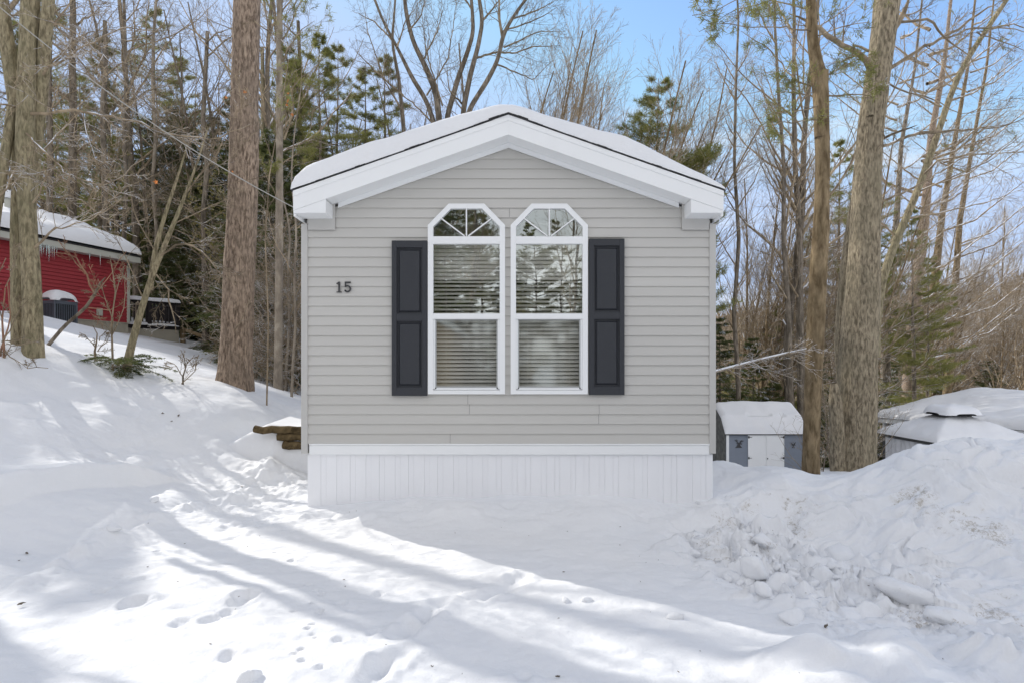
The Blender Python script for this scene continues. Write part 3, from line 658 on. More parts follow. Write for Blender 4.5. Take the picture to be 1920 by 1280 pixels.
# heat pump
x, y, _ = RH(2.75, .62, 0); zg = CZ-(612-HY)*y/F-.06
ac = thing('air_conditioner', 'grey outdoor air conditioning unit capped with snow beside the red house', 'air conditioner', (x, y, zg)); AO = (0, 0, 0)
m_ = MB(); s = .34; m_.box(-s+.03, s-.03, -s+.03, s-.03, .02, .70); m_.build('core', M['black'], ac, AO)
m_ = MB(); m_.box(-s, s, -s, s, .70, .80); m_.box(-s, s, -s, s, 0, .05)
for q in (-1, 1):
    for r_ in (-1, 1): m_.box(q*s-.05*(q > 0), q*s+.05*(q < 0), r_*s-.05*(r_ > 0), r_*s+.05*(r_ < 0), .0505, .6995)
m_.build('casing', M['ac'], ac, AO, bevel=.01)
m_ = MB()
for q in range(9):
    t = -s+.09+q*(2*s-.18)/8
    m_.box(t-.012, t+.012, -s-.002, -s+.012, .051, .699); m_.box(s-.012, s+.002, t-.012, t+.012, .051, .699)
m_.build('grille', M['ac'], ac, AO)
snow_cap('snow_load', dense(-.38, .38, 14, r=.15), dense(-.38, .38, 14, r=.15), lambda a, b: (a, b, a*0+.80), lambda a, b: np.clip(.39-np.sqrt(a**4+b**4)**.5, 0, 1), .32, .38, ac, .01, 2)
ac.rotation_euler.z = math.atan2(-.308, .951)
# deck behind it
dk = thing('deck', 'black railed deck with snow on its rails behind the red house', 'deck', (-12.8, 21.6, 2.6)); DO = (-12.8, 21.6, 2.6)
p0 = P(236, 600, 20.9)[:2]; p1 = P(336, 640, 22.3)[:2]
dx, dy = p1[0]-p0[0], p1[1]-p0[1]; L = math.hypot(dx, dy); du = (dx/L, dy/L); dn = (-du[1], du[0]); DK = frame_fn(p0, du, dn)
zf0 = CZ-(610-HY)*21.5/F; zr = CZ-(563-HY)*21.5/F
m_ = MB(); fbox(m_, 0, L, 0, 2.6, zf0-.12, zf0, 0, DK); m_.build('platform', M['deckwood'], dk, DO)
m_ = MB(); fbox(m_, 0, L, .02, .05, zf0-1.1, zf0-.125, 0, DK); fbox(m_, L-.05, L-.02, .051, 2.6, zf0-1.1, zf0-.125, 0, DK); m_.build('skirting', M['beige'], dk, DO)
for a in (.05, L*.42, L-.05):
    m_ = MB(); fbox(m_, a-.07, a+.07, -.06, .08, zf0-.1, zr, 0, DK); m_.build('post', M['deckwood'], dk, DO)
m_ = MB(); fbox(m_, L-.12, L+.02, 2.46, 2.6, zf0, zr, 0, DK); m_.build('post', M['deckwood'], dk, DO)
m_ = MB(); fbox(m_, 0, L, -.02, .05, zr-.12, zr-.04, 0, DK); fbox(m_, 0, L, -.01, .04, zf0+.05, zf0+.12, 0, DK)
a = .12
while a < L: fbox(m_, a, a+.045, -.005, .035, zf0+.1, zr-.08, 0, DK); a += .13
b = .15
while b < 2.5: fbox(m_, L-.06, L-.02, b, b+.045, zf0+.1, zr-.08, 0, DK); b += .13
fbox(m_, L-.08, L, 0, 2.6, zr-.12, zr-.04, 0, DK); m_.build('railing', M['deckwood'], dk, DO)
def flat(T, z): return lambda a, b: (T(a, b, 0)[0], T(a, b, 0)[1], a*0+z)
rect = lambda a0, a1, b0, b1: (lambda a, b: np.minimum(np.minimum(a-a0, a1-a), np.minimum(b-b0, b1-b)))
snow_cap('rail_snow', dense(-.03, L+.03, 20, r=.1), np.linspace(-.09, .12, 7), flat(DK, zr-.035), rect(-.03, L+.03, -.09, .12), .13, .09, dk, .02, 4, DO)
snow_cap('floor_snow', dense(.0, L, 20, r=.1), np.linspace(-.1, 2.5, 14), flat(DK, zf0), rect(0, L, -.1, 2.5), .2, .12, dk, .03, 8, DO)
# low rail running down from the deck
rl = thing('wooden_rail', 'low tan wooden handrail sloping down from the deck corner', 'railing', P(343, 640, 22.6)); 
m_ = MB(); a, b = P(343, 645, 22.6), P(400, 662, 22.8); t0, t1 = P(343, 617, 22.6), P(405, 640, 22.8)
m_.bar(a, t0, .14, .14, up=(1, 0, 0)); m_.bar(t0, t1, .05, .12); m_.bar((t1[0]-.05, t1[1], t1[2]-.9), t1, .1, .1, up=(1, 0, 0)); m_.build('rail', M['tanwood'], rl, P(343, 640, 22.6))

# ------------------------------------------------------------------ landscape timbers at the left rear of the home
for q, (x0, x1, y, z, r_) in enumerate(((-2.98, -2.25, 7.66, .60, .055), (-3.06, -2.2, 7.67, .705, .052), (-3.36, -2.25, 7.66, .80, .05), (-2.6, -2.2, 7.65, .49, .055))):
    m_ = MB(); n = 10; rr = random.Random(q)
    pts = [(x0+(x1-x0)*i/n, y+.01*rr.uniform(-1, 1), z+.012*rr.uniform(-1, 1)) for i in range(n+1)]
    m_.tube(pts, [r_*rr.uniform(.92, 1.06) for _ in pts], 12); c = pts[0]
    m_.add([(c[0]-.0005, c[1]+r_*.9*math.cos(t*math.pi/6), c[2]+r_*.9*math.sin(t*math.pi/6)) for t in range(12)], [tuple(range(12))], 1)
    o = m_.build('landscape_log', [M['log'], M['cut']], None, (x0, y, z), smooth=True); o.location = (x0, y, z)
    tag(o, ('brown landscape log, third down of the stack beside the home', 'brown landscape log, second from the top of the stack beside the home', 'topmost brown landscape log, just under the snow lip beside the home', 'lowest brown landscape log, half sunk in snow beside the home')[q], 'log', 'stacked logs by the corner of the home')

# ------------------------------------------------------------------ shed
sx0, sx1, sy0, sd = P(1361, 800, 24)[0], P(1510, 800, 24)[0], 24.0, 2.5; se = CZ-(813-HY)*24/F; sf = -3.0
shd = thing('garden_shed', 'small blue grey garden shed with white double doors and snowy gambrel roof', 'shed', (sx0, sy0, sf)); SO = (sx0, sy0, sf)
m_ = MB(); z = sf
while z < se-.01:
    z1 = min(z+.105, se); m_.add([(sx0, sy0-.014, z), (sx1, sy0-.014, z), (sx1, sy0, z1), (sx0, sy0, z1), (sx0, sy0+.001, z), (sx1, sy0+.001, z)], [(0, 1, 2, 3), (4, 5, 1, 0)]); z = z1
m_.box(sx0+.01, sx1-.01, sy0+.01, sy0+sd, sf, se-.005)
m_.build('wall', M['shedgrey'], shd, SO)
prof = [(0, se), (.42, se+.55), (sd/2, se+1.02), (sd-.42, se+.55), (sd, se)]
for x in (sx0-.02, sx1+.02):
    m_ = MB(); v = [(x+d, sy0+a, b) for d in (-.012, .012) for a, b in prof+[(sd, sf), (0, sf)]]
    m_.add(v, [tuple(range(7)), tuple(range(13, 6, -1))]+[(i, (i+1) % 7, 7+(i+1) % 7, 7+i) for i in range(7)]); m_.build('end_wall', M['shedside'], shd, SO)
m_ = MB(); ov = .06
pr2 = [(-.08, se-.03), (.40, se+.58), (sd/2, se+1.06), (sd-.40, se+.58), (sd+.08, se-.03)]
for (a, b), (c, d) in zip(pr2[:-1], pr2[1:]):
    v = [(x, sy0+p, q+e) for e in (0, .03) for x, p, q in ((sx0-ov, a, b), (sx1+ov, a, b), (sx1+ov, c, d), (sx0-ov, c, d))]
    m_.add(v, [(0,1,2,3),(7,6,5,4),(4,5,1,0),(5,6,2,1),(6,7,3,2),(7,4,0,3)])
m_.build('roof', M['shingle'], shd, SO)
def fsh(a, b):
    q = np.interp(b, [p[0] for p in pr2], [p[1] for p in pr2]); return a, b+sy0, q+.035+.05*fbm(a*2, b*2, 0, 2, 3)*0
snow_cap('roof_snow', dense(sx0-ov, sx1+ov, 30, r=.3), np.unique(np.concatenate([np.linspace(-.08, .38, 14), np.linspace(.39, .44, 3), np.linspace(.5, sd+.08, 24)])), fsh,
         lambda a, b: np.minimum(np.minimum(a-sx0+ov, sx1+ov-a), np.minimum((b+.08)*2.2, sd+.08-b))*np.where((np.abs(b-.40) < .04) & (fbm(a*2.2, a*0, 0, 3, 77) > .33), .0, 1), .17, .26, shd, .02, 33, SO)
sc24 = F/24
def sX(px): return (px-960)/sc24
def sZ(py): return CZ-(py-HY)/sc24
m_ = MB(); yf = sy0-.03
for a, b in ((1361.5, 1366.5), (1504.5, 1509.5)): m_ = MB(); m_.box(sX(a), sX(b), yf, sy0-.0145, sf, se-.01); m_.build('corner_trim', M['white'], shd, SO)
for a, b, hx in ((1402, 1435.6, 1403), (1436, 1469.5, 1462)):
    m_ = MB(); m_.box(sX(a), sX(b), yf-.01, sy0-.0145, sf, sZ(814.5))
    for c, d in ((a, a+1.5), (b-1.5, b)): m_.box(sX(c), sX(d), yf-.018, yf-.0102, sf, sZ(814.5))
    m_.box(sX(a+1.51), sX(b-1.51), yf-.018, yf-.0102, sZ(816.5), sZ(814.5)); m_.box(sX(a+1.51), sX(b-1.51), yf-.018, yf-.0102, sZ(862), sZ(860.5))
    dr = m_.build('door', M['white'], shd, SO)
    for hy in (818.5, 857.5):
        m_ = MB(); s = 1 if a < 1420 else -1; xe = a if s > 0 else b
        x_, z_ = sX(xe), sZ(hy)
        pl = [(x_, z_-.045), (x_+s*.05, z_-.045), (x_+s*.05, z_-.012), (x_+s*.16, z_-.006), (x_+s*.16, z_+.006), (x_+s*.05, z_+.012), (x_+s*.05, z_+.045), (x_, z_+.045)]
        if s < 0: pl = pl[::-1]
        m_.prism(pl, yf-.028, yf-.0185); h = m_.build('hinge', M['black'], dr, SO); h.location = (0, 0, 0)
        h.location = (0, 0, 0)
m_ = MB(); m_.box(sX(1437.5), sX(1438.7), yf-.05, yf-.0182, sZ(859.5), sZ(857.2)); m_.build('door_handle', M['black'], shd, SO)
def sil(name, polys, s, ox, oz):
    m_ = MB()
    for pl in polys: m_.prism([(ox+x*s, oz+z*s) for x, z in pl], sy0-.028, sy0-.016)
    return m_.build(name, M['number'], shd, SO)
deer = [[(0, 0), (.85, 0), (.62, .28), (.60, .42), (.30, .40), (.22, .22)], [(.30, .401), (.60, .421), (.80, .40), (.84, .50), (.66, .58), (.45, .62), (.30, .56)], [(.28, .52), (.10, .60), (.30, .60)], [(.60, .59), (.80, .70), (.64, .64)],
        [(.34, .6), (.40, .62), (.22, .80), (.20, 1.0), (.14, 1.0), (.17, .78)], [(.20, .82), (.04, .86), (.02, 1.0), (-.03, .98), (0, .82), (.2, .76)], [(.24, .74), (.32, .9), (.28, .92), (.2, .8)],
        [(.50, .62), (.56, .6), (.76, .72), (.86, .90), (.80, .93), (.70, .78)], [(.74, .74), (.95, .72), (1.0, .86), (.95, .88), (.9, .78), (.76, .79)], [(.66, .7), (.66, .88), (.61, .86), (.6, .7)]]
sil('deer_plaque', deer, .34, sX(1378), sZ(838.5))
bird = [[(.1, .95), (.45, .62), (.9, 1.0), (.72, .6), (.9, .5), (.6, .45), (.5, .3), (.3, .55)], [(.45, .30), (.55, .32), (.4, .05), (.3, .1)], [(.55, .3), (.62, .28), (.72, .02), (.62, .05)]]
sil('bird_plaque', bird, .26, sX(1481), sZ(839.5))

# ------------------------------------------------------------------ gazebo
gx0, gx1, gy0, gy1, ze = 13.78, 16.95, 19.0, 22.0, -.80
gz = thing('gazebo', 'square hip roofed gazebo buried in snow with white curtains behind the snowbank', 'gazebo', ((gx0+gx1)/2, (gy0+gy1)/2, -3.1)); GO = ((gx0+gx1)/2, (gy0+gy1)/2, -3.1)
gcx, gcy = GO[0], GO[1]
for x in (gx0+.12, gx1-.12):
    for y in (gy0+.12, gy1-.12):
        m_ = MB(); m_.box(x-.05, x+.05, y-.05, y+.05, -3.3, ze); m_.build('post', M['gazebo'], gz, GO)
m_ = MB()
for (a, b, c, d) in ((gx0, gx1, gy0, gy0+.06), (gx0, gx1, gy1-.06, gy1), (gx0, gx0+.06, gy0+.061, gy1-.061), (gx1-.06, gx1, gy0+.061, gy1-.061)): m_.box(a, b, c, d, ze-.12, ze+.01)
m_.build('eave_beam', M['gazebo'], gz, GO, bevel=.005)
rs = .80
def pyr(x, y, z0=ze, r=rs): return z0+r*(1-np.maximum(np.abs(x-gcx)/((gx1-gx0)/2), np.abs(y-gcy)/((gy1-gy0)/2)))
m_ = MB(); c = [(gx0-.05, gy0-.05, ze+.011), (gx1+.05, gy0-.05, ze+.011), (gx1+.05, gy1+.05, ze+.011), (gx0-.05, gy1+.05, ze+.011), (gcx, gcy, ze+rs)]
m_.add(c, [(3, 2, 1, 0), (0, 1, 4), (1, 2, 4), (2, 3, 4), (3, 0, 4)]); m_.build('roof', M['gazebo'], gz, GO)
def fgz(a, b):
    z = pyr(a, b); return a, b, np.minimum(z, ze+rs*.76)+.02
snow_cap('roof_snow', dense(gx0-.07, gx1+.07, 40, r=.4), dense(gy0-.07, gy1+.07, 40, r=.4), fgz, rect(gx0-.07, gx1+.07, gy0-.07, gy1+.07), .14, .18, gz, .02, 14, GO)
m_ = MB(); cz_ = ze+rs*.76+.17; s = .66; m_.box(gcx-s*.6, gcx+s*.6, gcy-s*.6, gcy+s*.6, cz_-.16, cz_+.02)
c = [(gcx-s, gcy-s, cz_+.021), (gcx+s, gcy-s, cz_+.021), (gcx+s, gcy+s, cz_+.021), (gcx-s, gcy+s, cz_+.021), (gcx, gcy, cz_+.2)]
m_.add(c, [(3, 2, 1, 0), (0, 1, 4), (1, 2, 4), (2, 3, 4), (3, 0, 4)]); m_.build('cupola', M['gazebo'], gz, GO)
snow_cap('cupola_snow', dense(gcx-s-.02, gcx+s+.02, 20, r=.3), dense(gcy-s-.02, gcy+s+.02, 20, r=.3), lambda a, b: (a, b, cz_+.03+.12*(1-np.maximum(abs(a-gcx), abs(b-gcy))/s)), lambda a, b: np.clip(s+.03-(np.abs(a-gcx)**4+np.abs(b-gcy)**4)**.25, 0, 2), .27, .34, gz, .02, 15, GO)
for (a0, a1, side) in ((gy0+.2, gy1-.2, 0), (gx0+.2, gx0+1.3, 1)):
    n = 60; vs = []; 
    for i in range(n+1):
        t = a0+(a1-a0)*i/n; w = .035*math.sin(i*1.1)+.02*math.sin(i*.37)
        for zq in (ze-.13, -2.0, -3.1):
            vs.append(((gx0+.1+w, t, zq) if side == 0 else (t, gy0+.1+w, zq)))
    m_ = MB(); m_.add(vs, [(3*i+j, 3*i+3+j, 3*i+4+j, 3*i+1+j) for i in range(n) for j in (0, 1)]); m_.build('curtain', M['cloth'], gz, GO, smooth=True)

# ------------------------------------------------------------------ pale house on the right, downhill
A = (17.5, 28.0); ue = (.30, -.954); nb = (.95, .30)
WH_ = frame_fn(A, ue, nb); ez, LW, WW = -.80, 9.0, 9.6
wh = thing('white_house', 'low pale house downhill on the right under a thick snow covered roof', 'house', (A[0], A[1], -3.2)); WO = (A[0], A[1], -3.2)
m_ = MB(); fbox(m_, .1, LW, .25, WW, -3.3, ez-.02, 0, WH_); m_.build('wall', M['cloth'], wh, WO)
m_ = MB(); fbox(m_, 0, LW, 0, .05, ez-.16, ez+.04, 0, WH_); fbox(m_, -.03, -.001, 0, WW, ez-.16, ez+.04, 0, WH_); m_.build('fascia', M['white'], wh, WO)
for a in (.12, .5, .9, 1.3):
    m_ = MB(); fbox(m_, a, a+.07, .1, .17, -3.3, ez-.17, 0, WH_); m_.build('porch_post', M['white'], wh, WO)
m_ = MB(); fbox(m_, .25, 1.2, .19, .24, -1.9, ez-.2, 0, WH_); fbox(m_, 1.5, 3.4, .19, .24, -1.9, ez-.15, 0, WH_); m_.build('window', M['ac'], wh, WO)
wr = 1.15
m_ = MB(); zz0, zz1 = ez+.05, ez+.05+wr
v = [WH_(a, b, z) for a, b, z in ((-.05, -.05, zz0), (LW, -.05, zz0), (LW, WW/2, zz1), (1.2, WW/2, zz1), (-.05, WW, zz0), (LW, WW, zz0))]
m_.add(v, [(0, 1, 2, 3), (0, 3, 4), (3, 2, 5, 4)]); m_.build('roof', M['shingle'], wh, WO)
def fwh(a, b):
    x_, y_, _ = WH_(a, b, 0); t = 1-np.abs(b-WW/2)/(WW/2); t = np.minimum(t, (a+.05)/1.25*1.0); t = np.clip(t, 0, 1)
    return x_, y_, ez+.06+wr*(t-.10*t**8)
snow_cap('roof_snow', dense(-.08, LW, 50, r=.6), dense(-.08, WW+.05, 50, r=.6), fwh, rect(-.08, LW+5, -.08, WW+.05), .36, .30, wh, .015, 17, WO)
# snow heaped over things by the shed
sm = snow_cap('snow_mound', dense(10.95, 13.0, 20, r=.3), dense(21.6, 23.3, 16, r=.3), lambda a, b: (a, b, a*0-2.95), lambda a, b: np.clip(1-np.sqrt(((a-12.0)/1.05)**2+((b-22.4)/.85)**2), 0, 1), .62, .8, None, .03, 55)
tag(sm, 'smooth rounded snow mound standing right of the shed doors', 'snow mound')

# ------------------------------------------------------------------ chunks of ploughed snow
def chunk(seed, x, y, s, asp=(1, .8, .7), sink=.3):
    rr = np.random.RandomState(seed); n1, n2 = 12, 18
    th = np.linspace(0, math.pi, n1); ph = np.linspace(0, 2*math.pi, n2, endpoint=False)
    T_, P_ = np.meshgrid(th, ph, indexing='ij'); d = np.stack([np.sin(T_)*np.cos(P_), np.sin(T_)*np.sin(P_), np.cos(T_)], -1).reshape(-1, 3)
    r_ = 1+.20*fbm(d[:, 0]*1.6+seed, d[:, 1]*1.6, d[:, 2]*1.6, 3, seed)+.06*fbm(d[:, 0]*5+seed, d[:, 1]*5, d[:, 2]*5, 2, seed)
    for k in range(11):
        nrm = rr.normal(size=3); nrm /= np.linalg.norm(nrm); dd = d@nrm; lim = rr.uniform(.52, .8); r_ = np.where(dd*r_ > lim, lim/np.maximum(dd, .2), r_)
    co = d*r_[:, None]*np.array(asp)*s; i = (np.arange(n1-1)[:, None]*n2+np.arange(n2)[None, :]); j = np.arange(n1-1)[:, None]*n2+(np.arange(n2)[None, :]+1) % n2
    q = np.stack([i, j, j+n2, i+n2], -1).reshape(-1, 4)
    o = link('snow_chunk', np_mesh('snow_chunk', co, q, M['snow_dirt'], True)); o.location = (x, y, G(x, y)+s*asp[2]*(1-sink*2)*.6)
    o.rotation_euler = (rr.uniform(-.4, .4), rr.uniform(-.4, .4), rr.uniform(0, 6)); o['category'] = 'snow chunk'; return o
named = [(1415, 1085, .12, 'angular snow chunk at the foot of the ploughed bank, left of the paired lumps'), (1462, 1098, .10, 'knobbly snow lump beside the angular chunk at the foot of the bank'), (1432, 1112, .075, 'round snow ball just below the paired lumps'),
         (1480, 1160, .085, 'lone dirty bottomed snow ball in front of the bank'), (1430, 1022, .11, 'flat icy snow slab lying halfway up the left part of the bank'), (1570, 1045, .13, 'big rounded snow block in the middle of the bank face'),
         (1265, 1160, .045, 'small white snow lump on the shadow edge in the driveway'), (1060, 1128, .03, 'left of two tiny snow lumps on the sunny strip'), (1100, 1126, .035, 'right of two tiny snow lumps on the sunny strip'),
         (1700, 1130, .12, 'long tilted icy snow slab with brown dirt under it'), (1775, 1165, .12, 'smooth long snow block beside the tilted icy slab'), (212, 998, .06, 'pointed snow lump left of the thin tree shadow, on the edge of the left bank'),
         (470, 1275, .06, 'snow clod cut by the bottom edge near the footprints'), (290, 940, .05, 'snow clod on the left bank crest')]
for q, (px, py, s, lab) in enumerate(named):
    # walk the view ray until it meets the ground
    t = 2.3
    while t < 12:
        x, y, z = P(px, py, t)
        if z < G(x, y): break
        t += .03
    asp = (1.55, .95, .6) if 'long' in lab else (1.5, 1, .8) if 'block' in lab or 'heap' in lab else (1.2, .9, .75)
    o = chunk(100+q, x, y, s, asp, .36); o['label'] = lab
    if 'long' in lab: o.rotation_euler = (.1, .12, -.62)
rr = random.Random(5); xs = []
for q in range(60):
    px = rr.uniform(1300, 1600); t_ = (px-1300)/300; py = 1015+t_*90+rr.gauss(0, 28)
    Yg = 1.5*F/(py-HY); x = (px-960)*Yg/F; o = chunk(300+q % 9, x, Yg, rr.uniform(.015, .05), (1.2, .9, .8), .3)
    tag(o, 'small loose snow crumb scattered along the foot of the ploughed bank', 'snow chunk', 'snow crumbs at the foot of the bank')

# ------------------------------------------------------------------ trees
def nrm(v): return v/(np.linalg.norm(v)+1e-9)
def grow(rs, lines, p, d, L, r, lvl, cfg, anchors=None):
    """one branch and its children; cfg[lvl] = (seg, wiggle, tropism, n_children, ratio, angle, start)"""
    seg, wig, trop, nc, ratio, ang, start = cfg[lvl]
    n = max(3, int(L/seg)+1); n = min(n, 26); st = L/(n-1); pts = [p]; dirs = [d]; rr = [r]
    w = rs.normal(size=(n, 3))*wig
    for i in range(1, n):
        d = d+w[i]; d[2] += trop; d = nrm(d); p = p+d*st; pts.append(p); dirs.append(d); rr.append(max(r*(1-.80*(i/(n-1))**(1.0 if lvl else .9)), .0028))
    lines.setdefault(lvl, []).append((np.array(pts), np.array(rr)))
    if anchors is not None and lvl >= cfg_anchor[0]:
        for i in range(1, n): anchors.append((pts[i], dirs[i]))
    if lvl+1 >= len(cfg): return
    k = nc if isinstance(nc, int) else int(L*nc)
    for q in range(k):
        f = start+(1-start)*(q+rs.rand())/k; i = min(n-2, int(f*(n-1))); t = f*(n-1)-i
        b = pts[i]*(1-t)+pts[i+1]*t; dd = dirs[i]; a = nrm(np.cross(dd, rs.normal(size=3)))
        an = R(ang)*(.7+.6*rs.rand()); cd = nrm(dd*math.cos(an)+a*math.sin(an))
        cl = L*ratio*(1.1-.65*f)*(.6+.7*rs.rand()) if lvl else L*ratio*(1.15-.8*(f-start)/(1-start+1e-6))*(.6+.7*rs.rand())
        grow(rs, lines, b, cd, cl, max(.003, min(rr[i]*.62, .45*r*(1.05-f)+.003)), lvl+1, cfg, anchors)
cfg_anchor = [2]
def lines_mesh(name, groups, mats, smooth=True):
    V, Fq, off = [], [], 0
    for ln, k in groups:
        if not ln: continue
        v, f = tubes(ln, k); V.append(v); Fq.append(f+off); off += len(v)
    return np_mesh(name, np.concatenate(V), np.concatenate(Fq), mats, smooth)
def blades(rs, P0, D, n, length, width, spread, droop=0.0, flat=0.0):
    """n thin needles round every anchor; spread mixes the branch direction with a random one"""
    m = len(P0); p = np.repeat(P0, n, 0); d = np.repeat(D, n, 0); q = rs.normal(size=(m*n, 3)); q[:, 2] *= (1-flat)
    q /= np.linalg.norm(q, axis=1, keepdims=True)+1e-9
    t = d*(1-spread)+q*spread; t[:, 2] -= droop; t /= np.linalg.norm(t, axis=1, keepdims=True)+1e-9
    s = np.cross(t, rs.normal(size=(m*n, 3))); s /= np.linalg.norm(s, axis=1, keepdims=True)+1e-9
    ln = length*(.6+.8*rs.rand(m*n, 1)); p = p+rs.normal(size=(m*n, 3))*length*.22
    v = np.stack([p-s*width/2, p+s*width/2, p+t*ln+s*width*.25, p+t*ln-s*width*.25], 1).reshape(-1, 3)
    return v, np.arange(m*n*4).reshape(-1, 4)
def trunk_mesh(pts, rad, k=20, amp=.05, seed=0, flare=0.25, step=.10):
    """bark covered bole through the given points"""
    pts = np.array(pts, float); rad = np.array(rad, float); L = np.concatenate([[0], np.cumsum(np.linalg.norm(np.diff(pts, axis=0), axis=1))])
    n = max(6, int(L[-1]/step)); s = np.linspace(0, L[-1], n)
    P_ = np.stack([np.interp(s, L, pts[:, i]) for i in range(3)], -1); rr = np.interp(s, L, rad)
    if n > 16:
        K = 7; pad = np.concatenate([P_[:1].repeat(K//2, 0)+(P_[0]-P_[1])*np.arange(K//2, 0, -1)[:, None], P_, P_[-1:].repeat(K//2, 0)+(P_[-1]-P_[-2])*np.arange(1, K//2+1)[:, None]])
        P_ = np.stack([np.convolve(pad[:, i], np.ones(K)/K, 'valid') for i in range(3)], -1)
    v, f = tubes([(P_, rr)], k); v = v.reshape(n, k, 3); c = P_[:, None, :]; d = v-c
    ang = np.arange(k)*2*math.pi/k; A_, S_ = np.meshgrid(ang, s)
    ca, sa = np.cos(A_), np.sin(A_)
    m = 1+amp*fbm(ca*2.2+seed, sa*2.2, S_*.8, 3, seed)+amp*.7*fbm(ca*6, sa*6+seed, S_*1.5, 2, seed+5)
    if k >= 40:
        fr_ = np.abs(fbm(ca*5.5+seed, sa*5.5, S_*1.1, 3, seed+11)); m = m*(1+.055*np.minimum(fr_*1.6, .5)-.02+.012*fbm(ca*14, sa*14, S_*5, 2, seed+12))
    if flare: m = m*(1+flare*np.exp(-S_/.28)*(1+.5*np.cos(A_*4+seed)))
    return (c+d*m[:, :, None]).reshape(-1, 3), f

# --- prototypes: a trunk mesh and a crown mesh for each, at the origin
def deciduous(seed, H, r, cfgv, kt=9, lean=(0, 0), mat='twig', stems=1, tm='bark_dark'):
    rs = np.random.RandomState(seed); tv, tf, off = [], [], 0; lines = {}
    for s in range(stems):
        d = nrm(np.array([lean[0]+rs.normal()*.03+(rs.normal()*.13 if stems > 1 else 0), lean[1]+rs.normal()*.03+(rs.normal()*.13 if stems > 1 else 0), 1.]))
        h = H*(1 if s == 0 else rs.uniform(.75, .98)); rr = r*(1 if s == 0 else rs.uniform(.6, .9))
        ln = {}; grow(rs, ln, np.array([rs.normal()*.08*(stems > 1), rs.normal()*.08*(stems > 1), -.4]), d, h, rr, 0, cfgv)
        p_, r_ = ln.pop(0)[0]; v, f = trunk_mesh(p_, np.maximum(r_, .012), kt, .06, seed+s, .2, .25); tv.append(v); tf.append(f+off); off += len(v)
        for k_, a in ln.items(): lines.setdefault(k_, []).extend(a)
    t = np_mesh('trunk', np.concatenate(tv), np.concatenate(tf), M[tm], True)
    c = lines_mesh('branches', [(lines.get(1, []), 5), (lines.get(2, []), 3), (lines.get(3, []), 3), (lines.get(4, []), 3)], M[mat])
    return t, c
# (seg, wiggle, tropism, children, ratio, angle, start)
MAPLE = [(.7, .035, .02, 24, .30, 48, .30), (.32, .10, .05, 9, .46, 42, .12), (.2, .13, .05, 6, .46, 40, .15), (.14, .14, .04, 0, 0, 0, 0)]
UPR = [(.7, .03, .02, 26, .34, 30, .22), (.35, .07, .05, 10, .42, 30, .12), (.2, .10, .05, 5, .5, 32, .15), (.15, .12, .04, 0, 0, 0, 0)]
SAP = [(.35, .04, .03, 22, .36, 42, .15), (.2, .10, .04, 8, .45, 42, .1), (.13, .13, .04, 3, .45, 40, .2), (.1, .15, .03, 0, 0, 0, 0)]
TANG = [(.4, .10, .02, 20, .50, 62, .05), (.22, .16, .02, 9, .50, 55, .1), (.14, .2, .02, 5, .5, 50, .1), (.1, .2, .01, 0, 0, 0, 0)]
PR = {}
for k in range(4): PR['maple%d' % k] = deciduous(10+k, 15+k*1.3, .13+.02*k, MAPLE, mat=('twig', 'twig_grey', 'twig', 'twig_snow')[k])
for k in range(3): PR['fan%d' % k] = deciduous(30+k, 12+k, .10, UPR, stems=3, lean=(.22, 0), mat='twig_snow', tm='bark_brown')
for k in range(3): PR['sap%d' % k] = deciduous(50+k, 6.5+k, .04, SAP, mat=('twig', 'twig_snow', 'twig')[k], kt=6)
for k in range(2): PR['tang%d' % k] = deciduous(60+k, 4.2, .03, TANG, mat='twig_snow', kt=5, stems=3)
